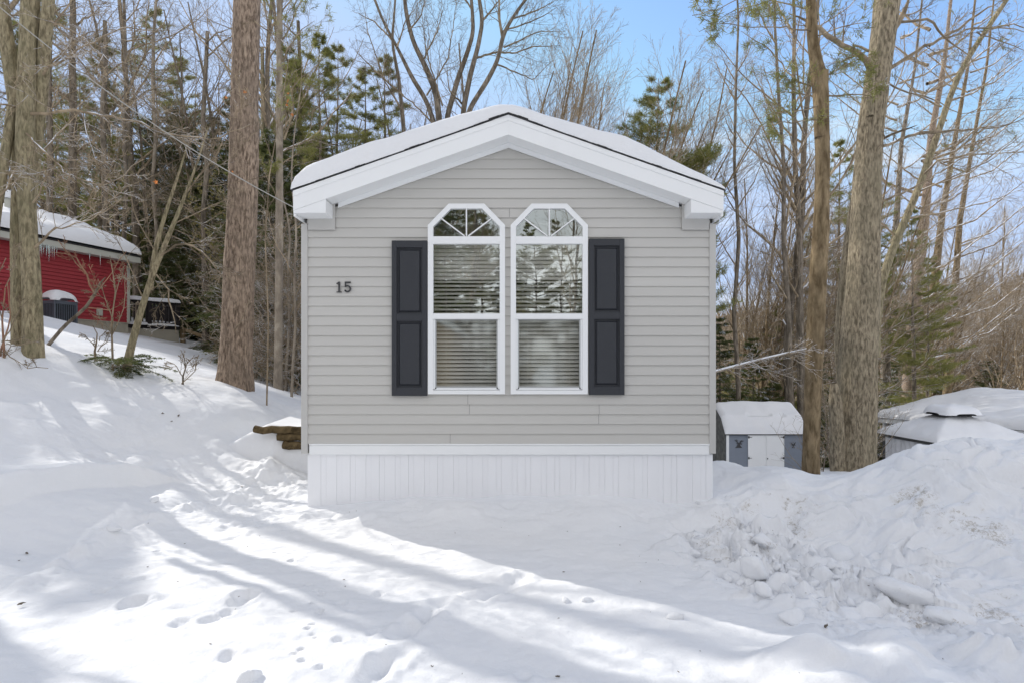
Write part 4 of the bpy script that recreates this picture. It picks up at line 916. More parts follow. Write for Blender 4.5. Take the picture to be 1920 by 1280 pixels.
def conifer(seed, H, r, first, reach, kind, dn=1.0):
    rs = np.random.RandomState(seed); p = np.array([0, 0, -.4]); d = nrm(np.array([rs.normal()*.015, rs.normal()*.015, 1.]))
    n = 24; pts = [p+d*(H+.4)*i/(n-1)+np.array([rs.normal(), rs.normal(), 0])*.02 for i in range(n)]; rad = [max(.012, r*(1-.95*i/(n-1))) for i in range(n)]
    v, f = trunk_mesh(pts, rad, 9, .05, seed, .2, .3); t = np_mesh('trunk', v, f, M['bark_dark'], True)
    lines, an = [], []; z = first
    while z < H-.15:
        fr = (z-first)/(H-first)
        for q in range(rs.randint(3, 6) if kind == 'hemlock' else rs.randint(3, 5)):
            a = rs.rand()*2*math.pi; L = reach*((1-fr)**.75*.92+.08)*rs.uniform(.65, 1.15); 
            if kind == 'pine': L *= .75+.5*math.sin(fr*3.1)
            if rs.rand() < .10: continue
            b = np.array([np.interp(z, [q_[2] for q_ in pts], [q_[i] for q_ in pts]) for i in range(2)]+[z])
            up = (.30 if kind == 'hemlock' else .18)*(1-fr)+.45*fr; dd = nrm(np.array([math.cos(a), math.sin(a), up])); m = max(4, int(L/.28)); pp = [b]; 
            for i in range(1, m): 
                dd = nrm(dd+np.array([rs.normal()*.05, rs.normal()*.05, -.11 if kind == 'hemlock' else (-.02 if i < m*.6 else .10)])); pp.append(pp[-1]+dd*L/(m-1))
            pp = np.array(pp); lines.append((pp, np.linspace(.008+.010*L, .003, m)))
            # side sprays
            for i in range(1, m):
                for s in (-1, 1):
                    for rep in range(2):
                        f0 = i/(m-1)
                        if kind == 'pine' and f0 < .35: continue
                        l2 = L*(.36*(1-f0)+.10)*rs.uniform(.6, 1.2); s_d = nrm(np.cross(dd, [0, 0, 1.])*s+dd*.8+np.array([0, 0, rs.normal()*.12-(.10 if kind == 'hemlock' else -.15)]))
                        b2 = pp[i]-(pp[i]-pp[i-1])*rs.rand()
                        k2 = max(2, int(l2/(.10 if kind == 'hemlock' else .16)))
                        for j in range(1, k2+1): an.append((b2+s_d*l2*j/k2+np.array([0, 0, -.06*(j/k2)**2*(kind == 'hemlock')]), s_d))
                        lines.append((np.array([b2, b2+s_d*l2*.5, b2+s_d*l2]), np.array([.005, .004, .002])))
        z += rs.uniform(.16, .30) if kind == 'hemlock' else rs.uniform(.35, .6)*dn
    P0 = np.array([a for a, b in an]); D0 = np.array([b for a, b in an])
    if kind == 'hemlock': v, f = blades(rs, P0, D0, 7, .11, .022, .62, .10, .75)
    else: v, f = blades(rs, P0, D0, 14, .14, .015, .62, -.10)
    tw, tf = tubes(lines, 3); allv = np.concatenate([v, tw]); mi = np.concatenate([np.zeros(len(f)), np.ones(len(tf))]).astype(int)
    c = np_mesh('crown', allv, [f, tf+len(v)], [M['hemlock' if kind == 'hemlock' else 'pine'], M['twig']], False, mi)
    print(kind, len(f)); return t, c
PR['hem0'] = conifer(71, 10.5, .13, .5, 2.7, 'hemlock'); PR['hem1'] = conifer(72, 7.5, .10, .3, 2.2, 'hemlock'); PR['hem2'] = conifer(75, 4.2, .05, .15, 1.5, 'hemlock')
PR['pine2'] = conifer(76, 15.6, .17, 5, 3.7, 'pine', .55)
PR['pine0'] = conifer(73, 17, .19, 5.5, 3.0, 'pine'); PR['pine1'] = conifer(74, 14, .15, 2.6, 2.6, 'pine')
def beech(seed, H):
    rs = np.random.RandomState(seed); ln = {}; an = []; cfg_anchor[0] = 2
    grow(rs, ln, np.array([0, 0, -.3]), np.array([0, 0, 1.]), H, .045, 0, SAP[:3], an)
    p_, r_ = ln.pop(0)[0]; v, f = trunk_mesh(p_, np.maximum(r_, .01), 6, .05, seed, 0, .25); t = np_mesh('trunk', v, f, M['twig_grey'], True)
    P0 = np.array([a for a, b in an]); D0 = np.array([b for a, b in an]); v, f = blades(rs, P0, D0, 3, .075, .045, .9, .25)
    tw, tf = tubes(ln[1], 4); tw2, tf2 = tubes(ln[2], 3); allv = np.concatenate([v, tw, tw2]); mi = np.array([0]*len(f)+[1]*(len(tf)+len(tf2)))
    return t, np_mesh('crown', allv, [f, tf+len(v), tf2+len(v)+len(tw)], [M['tanleaf'], M['twig_grey']], False, mi)
PR['beech0'] = beech(81, 6.0); PR['beech1'] = beech(82, 4.2)
NT = [0]
def plant(kind, name, x, y, sc, rot, label, cat, group, z=None, tilt=(0, 0)):
    t, c = PR[kind]; z = G(x, y)-.05 if z is None else z
    o = thing(name, label, cat, (x, y, z), group); o.rotation_euler = (tilt[0], tilt[1], rot); o.scale = (sc, sc, sc)
    link('trunk', t, o); link('crown' if kind[:3] in ('hem', 'pin', 'bee') else 'branches', c, o); NT[0] += 1; return o
rp = random.Random(17)
def scatter(n, kinds, name, pxr, Yr, label, cat, group, scr=(.85, 1.15), lean=False, keep=None, tl=0):
    for q in range(n):
        Yv = rp.uniform(*Yr); px = pxr[0]+(pxr[1]-pxr[0])*(q+rp.random())/n; x = (px-960)/F*Yv
        if keep and not keep(x, Yv): continue
        plant(rp.choice(kinds), name, x, Yv, rp.uniform(*scr), rp.uniform(-.35, .35) if lean else rp.uniform(0, 6.28), label, cat, group, tilt=(0, rp.uniform(.4, 1.2)*tl))
def clear(x, y):   # nothing inside the buildings
    if -2.9 < x < 3.0 and y < 20.5: return False
    if -22 < x < -12 and y < 24 and x < -10.5-(y-20)*.1: return False
    if x/y*F+960 < 420 and y < 25.5: return False
    return True
BT, CT = 'bare tree', 'conifer'
# the woods on the left
scatter(9, ['maple0', 'maple1', 'maple2'], 'bare_tree', (-60, 420), (24, 34), 'tall bare grey tree in the woods behind the red house and its deck', BT, 'bare trees behind the red house', keep=clear)
scatter(7, ['maple0', 'maple2', 'maple3'], 'bare_tree', (250, 560), (17, 30), 'tall bare tree in the woods between the deck and the grey home', BT, 'bare trees between the deck and the home', keep=clear)
scatter(12, ['hem0', 'hem0', 'hem1'], 'hemlock_tree', (60, 560), (27, 36), 'dark green hemlock deep in the woods behind the red house', CT, 'hemlocks deep in the left woods', keep=clear)
scatter(8, ['hem1', 'hem0'], 'hemlock_tree', (330, 570), (20, 26), 'dark hemlock with snow flecks behind the big brown trunk', CT, 'hemlocks behind the big brown trunk', (.8, 1), keep=clear)
scatter(13, ['pine0', 'pine1', 'pine2'], 'pine_tree', (-20, 700), (22, 34), 'tall pine with thin olive tufts above the left woods', CT, 'pines above the left woods', keep=clear)
scatter(15, ['beech0', 'beech0', 'beech1'], 'beech_sapling', (150, 560), (19, 27), 'young beech keeping its tan leaves in the left woods', 'sapling', 'leafy beech saplings in the left woods', keep=clear)
scatter(8, ['sap0', 'sap1', 'sap2'], 'bare_sapling', (260, 570), (14, 24), 'thin bare sapling in front of the dark left woods', 'sapling', 'thin saplings in front of the left woods', keep=clear)
scatter(5, ['tang0', 'tang1'], 'bare_shrub', (470, 570), (14, 19), 'tangled snowy bare shrub by the left wall of the home', 'shrub', 'shrubs by the left wall of the home', keep=clear)
scatter(4, ['hem1'], 'hemlock_tree', (320, 430), (25.6, 27.5), 'green hemlock standing just behind the deck, left of the big brown trunk', CT, 'green hemlocks behind the deck', (.95, 1.15), keep=clear)
scatter(3, ['hem1'], 'hemlock_tree', (480, 560), (17, 19), 'green hemlock close behind the slim grey trunk', CT, 'green hemlocks behind the slim grey trunk', (.8, 1.0), keep=clear)
# beyond the roof
scatter(12, ['maple1', 'maple2', 'maple0'], 'bare_tree', (540, 900), (30, 40), 'bare grey tree rising behind the left slope of the snowy roof', BT, 'bare trees behind the left roof slope')
scatter(5, ['pine1', 'hem0'], 'pine_tree', (540, 730), (27, 32), 'olive pine showing over the left end of the snowy roof', CT, 'pines over the left roof end', (1.0, 1.2))
scatter(12, ['fan0', 'fan1', 'fan2'], 'bare_tree', (830, 1110), (27, 33), 'slender bare tree leaning right above the right slope of the snowy roof', BT, 'leaning trees over the right roof slope', (1.3, 1.55), True, tl=.24)
plant('pine2', 'pine_tree', (1225-960)/F*27, 27, 1.13, 1.0, 'golden green pine top standing over the right slope of the roof', CT, None)
# right side
scatter(6, ['fan0', 'fan1', 'fan2', 'maple3'], 'bare_tree', (1330, 1560), (28, 36), 'slender bare tree behind the garden shed', BT, 'slender trees behind the garden shed', (1.1, 1.45), True)
scatter(12, ['fan0', 'fan1', 'fan2', 'maple3'], 'bare_tree', (1600, 2050), (36, 48), 'bare tree with fanned branches leaning right behind the gazebo', BT, 'fanned trees behind the gazebo', (1.1, 1.6), True, tl=.2)
scatter(11, ['hem1', 'hem2', 'hem0'], 'hemlock_tree', (1330, 1640), (27.5, 32), 'dense dark hemlock in the row right behind the garden shed', CT, 'hemlocks behind the garden shed', (.65, 1.0))
scatter(7, ['pine1', 'beech0'], 'pine_tree', (1370, 1620), (30, 38), 'golden green young pine behind the garden shed', CT, 'young pines behind the garden shed', (.6, .9))
scatter(4, ['pine0', 'pine1'], 'pine_tree', (1560, 1780), (32, 42), 'tall pine with golden tufts behind the big furrowed trunk', CT, 'tall pines behind the furrowed trunk', (.8, 1.1))
scatter(9, ['hem2', 'hem1'], 'hemlock_tree', (1620, 1990), (42, 60), 'small snowy hemlock beyond the white house roof', CT, 'small hemlocks beyond the white roof', (.8, 1.2))
scatter(5, ['sap1', 'sap0'], 'bare_sapling', (1515, 1640), (15, 22), 'thin snowy bare sapling between the home and the furrowed trunk', 'sapling', 'saplings right of the home', (.7, 1))
# behind the photographer: seen in the window panes
for q in range(30):
    x = -26+q*1.75+rp.uniform(-.8, .8); y = -rp.uniform(14, 22)
    plant(('maple0', 'hem0', 'beech0', 'pine1', 'maple3', 'hem0', 'maple2', 'beech0')[q % 8], 'roadside_tree', x, y, rp.uniform(.8, 1.0), rp.uniform(0, 6), 'tree across the road, seen only as a reflection in the window panes', 'tree', 'trees mirrored in the window panes')
for q in range(42):
    plant(('hem0', 'pine2', 'pine1')[q % 3], 'roadside_tree', -36+q*1.7, -rp.uniform(24, 31), rp.uniform(.78, .95), rp.uniform(0, 6), 'tree across the road, seen only as a reflection in the window panes', 'tree', 'trees mirrored in the window panes')
# off the left edge: they throw the long shadows on the driveway
for q, (x, y, k, s, lab) in enumerate(((-10.0, 8.9, 'sap1', 1.9, 'bare tree just outside the left edge whose thin shadow crosses the lower left corner'), (-9.75, 8.5, 'maple3', .8, 'bare tree outside the left edge, throwing the broad shadow at the lower left'),
                       (-10.9, 11.9, 'maple2', .95, 'thick bare tree outside the left edge, throwing the broad driveway shadow'), (-17.5, 15.0, 'hem1', 1.1, 'hemlock outside the left edge shading the left snowbank'))):
    plant(k, 'bare_tree' if k[0] != 'h' else 'hemlock_tree', x, y, s, q*1.3, lab, BT if k[0] != 'h' else CT, None)

# --- individual trees, traced stem by stem
def W(px, Y): return px*Y/F
TWCFG = [None, (.25, .10, .05, 6, .5, 40, .15), (.16, .13, .05, 4, .5, 40, .15), (.12, .14, .04, 0, 0, 0, 0)]
def bespoke(name, label, cat, Yb, stems, limbs, tm, km, seed, twig=(1.2, 10), down=.3, fol=None, k=20, amp=.05, trop=.04, group=None):
    """stems: lists of (px, py, width px, dY); limbs the same, with twigs growing along them"""
    rs = np.random.RandomState(seed); s0 = stems[0]; b = P(s0[0][0], s0[0][1], Yb+s0[0][3]); o = thing(name, label, cat, b, group); off = np.array(b)
    for st in stems:
        pts = [np.array(P(a, c, Yb+e)) for a, c, w_, e in st]; rad = [W(w_, Yb+e)/2 for a, c, w_, e in st]
        if down: pts = [pts[0]-np.array([0, 0, down])]+pts; rad = [rad[0]]+rad
        v, f = trunk_mesh(pts, rad, k, amp, seed, .22 if st is stems[0] or st[0][1] > 560 else 0, .045 if k > 60 else .07 if k > 14 else .12)
        link('trunk', np_mesh('trunk', v-off, f, M[tm], True), o); seed += 3
    lines = {}; an = []
    for lm in limbs:
        pts = np.array([P(a, c, Yb+e) for a, c, w_, e in lm]); rad = np.array([max(W(w_, Yb+e)/2, .004) for a, c, w_, e in lm]); rad[-1] = min(rad[-1], .004)
        L = np.concatenate([[0], np.cumsum(np.linalg.norm(np.diff(pts, axis=0), axis=1))]); n = max(5, int(L[-1]/.15)); s = np.linspace(0, L[-1], n)
        pp = np.stack([np.interp(s, L, pts[:, i]) for i in range(3)], -1)+rs.normal(size=(n, 3))*.010; rr = np.interp(s, L, rad)
        lines.setdefault(1, []).append((pp, rr)); m = int(L[-1]*twig[1]/3)+2
        for q in range(m):
            f = .12+.88*(q+rs.rand())/m; i = min(n-2, int(f*(n-1))); dd = nrm(pp[i+1]-pp[i]); a = nrm(np.cross(dd, rs.normal(size=3))); an_ = R(35+25*rs.rand())
            cd = nrm(dd*math.cos(an_)+a*math.sin(an_)+np.array([0, 0, trop*2])); grow(rs, lines, pp[i], cd, twig[0]*(1.15-.7*f)*(.5+.8*rs.rand()), max(.004, min(rr[i]*.4, .016)), 2, [None, None]+TWCFG[1:], an)
    if limbs:
        me = lines_mesh('branches', [(lines.get(1, []), 7), (lines.get(2, []), 4), (lines.get(3, []), 3), (lines.get(4, []), 3)], M[km])
        co = np.empty(len(me.vertices)*3, np.float32); me.vertices.foreach_get('co', co); co = co.reshape(-1, 3)-off.astype(np.float32); me.vertices.foreach_set('co', co.ravel()); me.update()
        link('branches', me, o)
    if fol and an:
        idx = rs.choice(len(an), min(len(an), fol[1]), False); P0 = np.array([an[i][0] for i in idx]); D0 = np.array([an[i][1] for i in idx])
        v, f = blades(rs, P0, D0, fol[2], fol[3], fol[4], .62, fol[5]); link('foliage', np_mesh('foliage', v-off, f, M[fol[0]]), o)
    return o
def noz(L, dz=0): return [(a, b, w_, (c if len(t) > 3 else dz)) for t in L for a, b, w_, c in [tuple(t)+(dz,)*(4-len(t))]]
def S(*a): return [tuple(t) if len(t) == 4 else tuple(t)+(0,) for t in a]
bespoke('twin_trunk_tree', 'twin trunked olive barked tree standing in front of the red house', BT, 7.94,
    [S((62, 662, 32), (60, 560, 29), (54, 440, 27), (47, 330, 30), (48, 240, 30), (52, 130, 30), (56, 40, 30), (60, -60, 28)), S((35, 650, 22, .12), (34, 560, 22, .12), (33, 430, 22, .1), (36, 330, 22, .05), (36, 240, 24, .1), (24, 150, 26, .1), (10, 60, 24), (0, -20, 22), (-10, -90, 20)),
     S((52, 420, 20, .12), (62, 330, 20, .15), (72, 230, 20, .15), (80, 140, 21, .1), (86, 60, 20), (94, -30, 18), (100, -90, 16)), S((-10, 420, 14, -.2), (4, 330, 16, -.15), (16, 250, 16, -.05), (26, 190, 16, .05), (38, 150, 14, .1))],
    [S((60, 470, 5), (100, 430, 3.5, -.3), (165, 415, 2.2, -.7), (230, 372, 1.2, -1)), S((45, 215, 6), (140, 208, 5, -.3), (230, 222, 4, -.5), (320, 250, 3, -.7), (400, 262, 2, -.9), (470, 230, 1.2, -1.1)), S((60, 330, 5, .1), (90, 270, 4, .5), (120, 240, 2.4, .9), (170, 190, 1.4, 1)),
     S((40, 300, 4), (10, 360, 3, -.3), (-20, 390, 2, -.5)), S((80, 140, 4.5), (150, 90, 3, -.4), (230, 50, 2, -.7), (300, 60, 1.3, -.9)), S((56, 100, 4), (120, 20, 3, .5), (160, -30, 2, .7)), S((30, 200, 4), (0, 195, 3, -.2), (-30, 210, 2, -.3)), S((90, 40, 4), (140, 60, 2.4, -.5), (200, 110, 1.4, -1), (260, 190, .8, -1.1)),
     S((62, 380, 3.5, -.1), (110, 300, 2.2, -.5), (180, 300, 1.4, -.7)), S((48, 250, 4, -.1), (130, 330, 2.4, -.8), (200, 350, 1.5, -1.1), (270, 300, 1, -1.2))],
    'bark_olive', 'twig_snow', 200, (1.0, 11), k=48)
bespoke('big_pine_tree', 'big straight reddish brown pine trunk left of the grey home', 'tree', 10.0,
    [S((440, 716, 64), (441, 690, 57), (445, 600, 54), (450, 500, 54), (454, 400, 52), (457, 300, 51), (459, 200, 49), (461, 100, 48), (463, 0, 47), (465, -120, 45), (468, -260, 42))],
    [S((440, 620, 2.5, -.3), (470, 560, 1.5, -.5), (500, 610, 1, -.6)), S((462, 30, 3), (520, 70, 2, -.5), (560, 110, 1.2, -.9)), S((455, 130, 2, -.3), (420, 160, 1.2, -.5)), S((456, 270, 2, -.3), (490, 240, 1.4, -.5))],
    'bark_pine', 'twig', 210, (.5, 5), k=90, amp=.035, down=.5)
bespoke('forked_tree', 'small leaning forked tree growing out of the little evergreen', BT, 8.8,
    [S((234, 694, 15), (248, 640, 13), (266, 580, 11.5), (280, 530, 10.5), (300, 480, 9), (326, 420, 7), (350, 360, 5), (376, 290, 3.5), (390, 240, 2.5)), S((282, 520, 9, .05), (290, 470, 8, .15), (304, 420, 7, .2), (320, 370, 5.5, .3), (338, 320, 4, .4), (352, 270, 2.5, .4))],
    [S((300, 480, 4), (330, 456, 3.5, -.1), (372, 466, 3, -.2), (400, 495, 2.2, -.3), (425, 525, 1.4, -.4)), S((292, 515, 3), (316, 540, 3, -.1), (322, 590, 2.4, -.15), (332, 625, 1.5, -.2)), S((350, 360, 3), (400, 300, 2, -.2), (430, 240, 1, -.2)), S((290, 470, 2.5, .1), (250, 400, 1.8, .2), (240, 330, 1, .3)), S((326, 420, 2.5), (390, 390, 1.6, .3), (440, 370, 1, .4)), S((270, 560, 2.5), (245, 500, 1.6, .2), (215, 440, 1, .2))],
    'bark_olive', 'twig', 220, (.75, 9), k=12, down=.2)
bespoke('broken_pole', 'bare broken pole leaning right across the red wall', 'dead tree', 8.9,
    [S((84, 655, 6), (120, 612, 6), (160, 578, 5.5), (178, 552, 5), (188, 530, 4), (198, 520, 1.5))],
    [S((178, 552, 4), (160, 515, 3.2, .1), (140, 480, 2.5, .2), (100, 470, 1.3, .2)), S((150, 505, 2.5, .1), (130, 480, 2, .2), (110, 450, 1.2, .2)), S((170, 560, 2), (205, 520, 1.5), (235, 470, .8)), S((160, 578, 2), (215, 585, 1.5), (240, 560, .8))], 'bark_dark', 'twig_red', 230, (.3, 6), k=9, down=.15)
bespoke('reddish_shrub', 'reddish thin stemmed shrub cut by the left edge in front of the twin trunk', 'shrub', 7.6,
    [S((8, 665, 4), (4, 600, 3), (10, 540, 2)), S((0, 660, 3), (20, 600, 2.4), (14, 530, 1.6))],
    [S((6, 640, 2), (30, 590, 1.5), (50, 560, .8)), S((4, 600, 2), (-10, 540, 1.4), (10, 480, .8)), S((10, 540, 2), (30, 490, 1.2), (26, 440, .8)), S((8, 660, 2), (50, 690, 1.6, -.2), (90, 690, .8, -.3)), S((0, 690, 2), (20, 650, 1.4), (60, 640, .8))], 'twig_red', 'twig', 240, (.4, 8), k=7, down=.1, amp=.02)
bespoke('grey_barked_tree', 'slim pale grey trunk with small dark holes between the brown trunk and the home', BT, 13.0,
    [S((522, 727, 17), (522, 650, 15), (523, 560, 14.5), (524, 450, 14), (524, 330, 13), (524, 200, 12), (524, 80, 11), (525, -30, 10), (525, -160, 9))],
    [S((524, 200, 3), (560, 150, 2, .3), (600, 120, 1.2, .5)), S((524, 120, 3), (560, 60, 2, -.3), (590, 40, 1.2, -.5)), S((524, 60, 3), (500, 0, 2, .3), (480, -30, 1.2, .5)), S((524, 240, 3), (495, 180, 2, -.4), (470, 150, 1.2, -.6)), S((524, 310, 2.5), (556, 290, 1.6), (590, 260, 1)), S((524, 30, 3), (560, -20, 2), (600, -50, 1)), S((524, 380, 2), (500, 330, 1.5), (485, 300, 1))],
    'twig_grey', 'twig', 250, (1.0, 8), fol=('pine', 500, 9, .10, .010, -.1), k=14, amp=.03)
for q, (x0, x1, wd, Yq, lab) in enumerate(((553, 545, 5, 12, 'thin pale sapling with an elbow, nearest the left wall of the home'), (541, 520, 5, 14, 'thin pale crooked sapling just right of the slim grey trunk'))):
    bespoke('thin_sapling', lab, 'sapling', Yq, [S((x0-7, 752, wd), (x0-4, 690, wd), (x0+2, 600, wd*.9), (x0-2, 520, wd*.8), (x0+4, 430, wd*.7), (x1, 330, wd*.6), (x1+8, 240, wd*.4), (x1+20, 160, wd*.3))],
        [S((x0, 600, 2), (x0+25, 520, 1.4), (x0+30, 470, .8)), S((x0-2, 520, 2), (x0-40, 450, 1.4), (x0-50, 400, .8)), S((x0+2, 430, 2), (x0+40, 400, 1.2), (x0+55, 360, .7))], 'twig_grey', 'twig_snow', 260+q, (.7, 8), k=7, amp=.02)
for q, (px, wd, Yq, top, tm, lab) in enumerate(((96, 13, 23, -60, 'bark_dark', 'slim dark trunk just right of the twin trunked tree, rising over the red house'), (133, 17, 24, -80, 'bark_dark', 'thick dark straight trunk second right of the twin trunked tree, over the red roof'), (197, 13, 22, 40, 'bark_dark', 'dark crooked trunk rising at the right end of the red roof'),
        (236, 9, 24, -20, 'bark_dark', 'dark thin trunk half way between the red house and the big pine trunk'), (290, 8, 26, -20, 'twig_grey', 'grey thin trunk above the deck railing'), (385, 12, 22, 60, 'bark_dark', 'dark trunk with its foot in the snow just left of the big pine trunk'), (490, 12, 21, 90, 'bark_olive', 'olive trunk just right of the big pine trunk'), (562, 11, 24, 40, 'bark_dark', 'dark trunk rising at the left eave of the home'))):
    yb = 690-(G((px-960)/F*Yq, Yq)-CZ)*F/Yq; rr = random.Random(q+4); J = lambda s=4: rr.uniform(-s, s)
    n = 7; st = [(px+J(5) if i else px, yb+(top-yb)*i/n, wd*(1-.45*i/n), 0) for i in range(n+1)]
    lm = []
    for i in range(11):
        t = rr.uniform(.25, 1); y0 = yb+(top-yb)*t; s = rr.choice((-1, 1)); l = rr.uniform(40, 110); lm.append(S((px, y0, wd*.3), (px+s*l*.4, y0-l*.35, wd*.2, rr.uniform(-.5, .5)), (px+s*l, y0-l*.6, 1, rr.uniform(-1.5, 1.5))))
    bespoke('woodland_tree', lab, BT, Yq, [st], lm, tm, 'twig', 270+q*4, (1.6, 5), k=10, amp=.04)
# many-stemmed maple above the ridge
bespoke('spreading_maple', 'large many stemmed bare maple spreading above the ridge of the roof', BT, 24.0,
    [S((828, 460, 20.2), (826, 330, 15.1), (825, 240, 11.8), (818, 175, 10.9), (800, 130, 10.1), (775, 80, 8.4), (762, 30, 7.6), (755, -40, 5.9)), S((820, 250, 10.1), (800, 190, 8.4, .4), (772, 145, 7.6, .6), (745, 90, 5.9, .8), (718, 40, 5.0, .9), (695, -20, 4.2, 1)), S((838, 460, 16.8, .3), (836, 300, 11.8, .3), (838, 220, 10.1, .3), (858, 150, 9.2, .2), (876, 100, 8.4), (888, 60, 7.6), (884, 0, 5.9), (880, -50, 5.0)),
     S((870, 460, 18.5, -.4), (868, 300, 11.8, -.4), (868, 210, 10.1, -.4), (882, 140, 9.2, -.3), (896, 90, 8.4, -.2), (905, 40, 7.6), (897, -10, 6.7), (895, -60, 5.9)), S((868, 250, 10.1, -.5), (880, 205, 9.2, -.7), (915, 150, 8.4, -.9), (935, 110, 7.6, -1), (942, 68, 7.6, -1), (960, 35, 5.9, -1.1), (985, 0, 5.0, -1.2), (1010, -30, 4.2, -1.3)), S((758, 460, 10.1, 2), (760, 300, 8.4, 2), (756, 230, 7.6, 2), (748, 150, 6.7, 2), (735, 80, 5.0, 2), (742, -10, 3.4, 2))],
    [S((942, 68, 5.0, -1), (935, 30, 5.0, -1), (940, -30, 3.4, -1)), S((960, 35, 3.4, -1), (1010, 20, 2.5, -1), (1050, -5, 1.7, -1)), S((890, 110, 4.2), (930, 98, 3.4, .4), (965, 100, 2.9, .5), (1000, 88, 2.5, .6), (1050, 86, 1.3, .7)), S((940, 60, 3.4, -1), (985, 45, 2.5, -1), (1020, 30, 1.7, -1.5), (1046, 14, 0.8, -1.5)), S((756, 180, 4.2, 1), (700, 130, 2.9, 1), (660, 90, 1.7, 1)), S((755, 210, 4.2, 2), (720, 150, 2.5, 2.5), (690, 60, 1.7, 3), (680, 0, 1.0, 3)), S((740, 80, 3.4, .8), (700, 40, 2.5, 1.2), (660, 20, 1.7, 1.4)),
     S((800, 180, 3.4), (840, 110, 2.5), (850, 50, 1.7), (858, -20, 1.3)), S((790, 120, 3.4), (820, 60, 2.5, -.4), (835, 0, 1.7, -.5)), S((830, 200, 3.4), (800, 100, 2.5, -.6), (790, 20, 1.7, -.7)), S((765, 60, 3.4), (790, 30, 2.5, -.4), (800, -20, 1.7, -.4)), S((745, 90, 3.4), (760, 40, 2.1, .3), (790, 0, 1.3)), S((905, 40, 4.2), (930, 10, 2.5), (950, -30, 1.7)), S((872, 200, 4.2), (842, 170, 2.5, -1), (836, 110, 1.7, -1.4)), S((930, 120, 3.4, -1), (1000, 150, 1.7, -1.4), (1040, 110, 1.0, -1.6)), S((885, 20, 3.4), (860, -20, 2.5), (850, -50, 1.7)), S((945, 90, 3.4, -1), (1010, 60, 2.0, -1.6), (1060, 60, 1.2, -2)), S((820, 240, 3.4), (770, 190, 2.5, .4), (740, 170, 1.7, .6), (700, 190, 0.8, .8))],
    'bark_dark', 'twig', 300, (1.8, 12), k=14, amp=.05, trop=.06)
# right of the home
bespoke('slender_tree', 'slender brown trunk with a broken stub and sparse pine sprays, right of the home', BT, 9.0,
    [S((1520, 894, 31), (1522, 800, 29), (1525, 700, 30), (1530, 600, 31), (1535, 500, 30), (1541, 400, 27), (1543, 300, 25), (1540, 210, 25), (1538, 150, 28), (1530, 120, 22), (1523, 70, 18), (1520, 0, 17), (1516, -100, 15)), S((1538, 185, 20, -.03), (1544, 155, 17, -.05), (1546, 133, 14, -.06))],
    [S((1540, 170, 3.5), (1490, 150, 3, .2), (1440, 90, 2, .6), (1390, 60, 1.2, .9)), S((1522, 60, 3), (1470, 50, 2.4, -.4), (1400, 52, 1.6, -.8), (1320, 40, 1, -1)), S((1540, 190, 3), (1480, 170, 2.2, .3), (1450, 180, 1.2, .5)), S((1545, 180, 3), (1600, 178, 2.4, -.3), (1640, 182, 1.6, -.5)), S((1541, 225, 3), (1470, 230, 2, -.4), (1420, 240, 1, -.6)), S((1520, 20, 3), (1450, 0, 2, .5), (1380, 20, 1.4, .8), (1310, 60, .8, 1)), S((1538, 150, 3), (1590, 120, 2, .6), (1640, 100, 1, .9)), S((1524, 70, 2.6), (1580, 50, 1.8, -.5), (1630, 40, 1, -.8)), S((1545, 195, 3), (1500, 210, 2, -.2), (1440, 215, 1.2, -.4)), S((1524, 0, 3), (1420, -20, 2, -.8), (1340, 20, 1.4, -1.2), (1300, 30, .8, -1.4))],
    'bark_brown', 'twig', 320, (.6, 8), fol=('pine', 1000, 6, .075, .008, .0), k=48, amp=.05, down=.6)
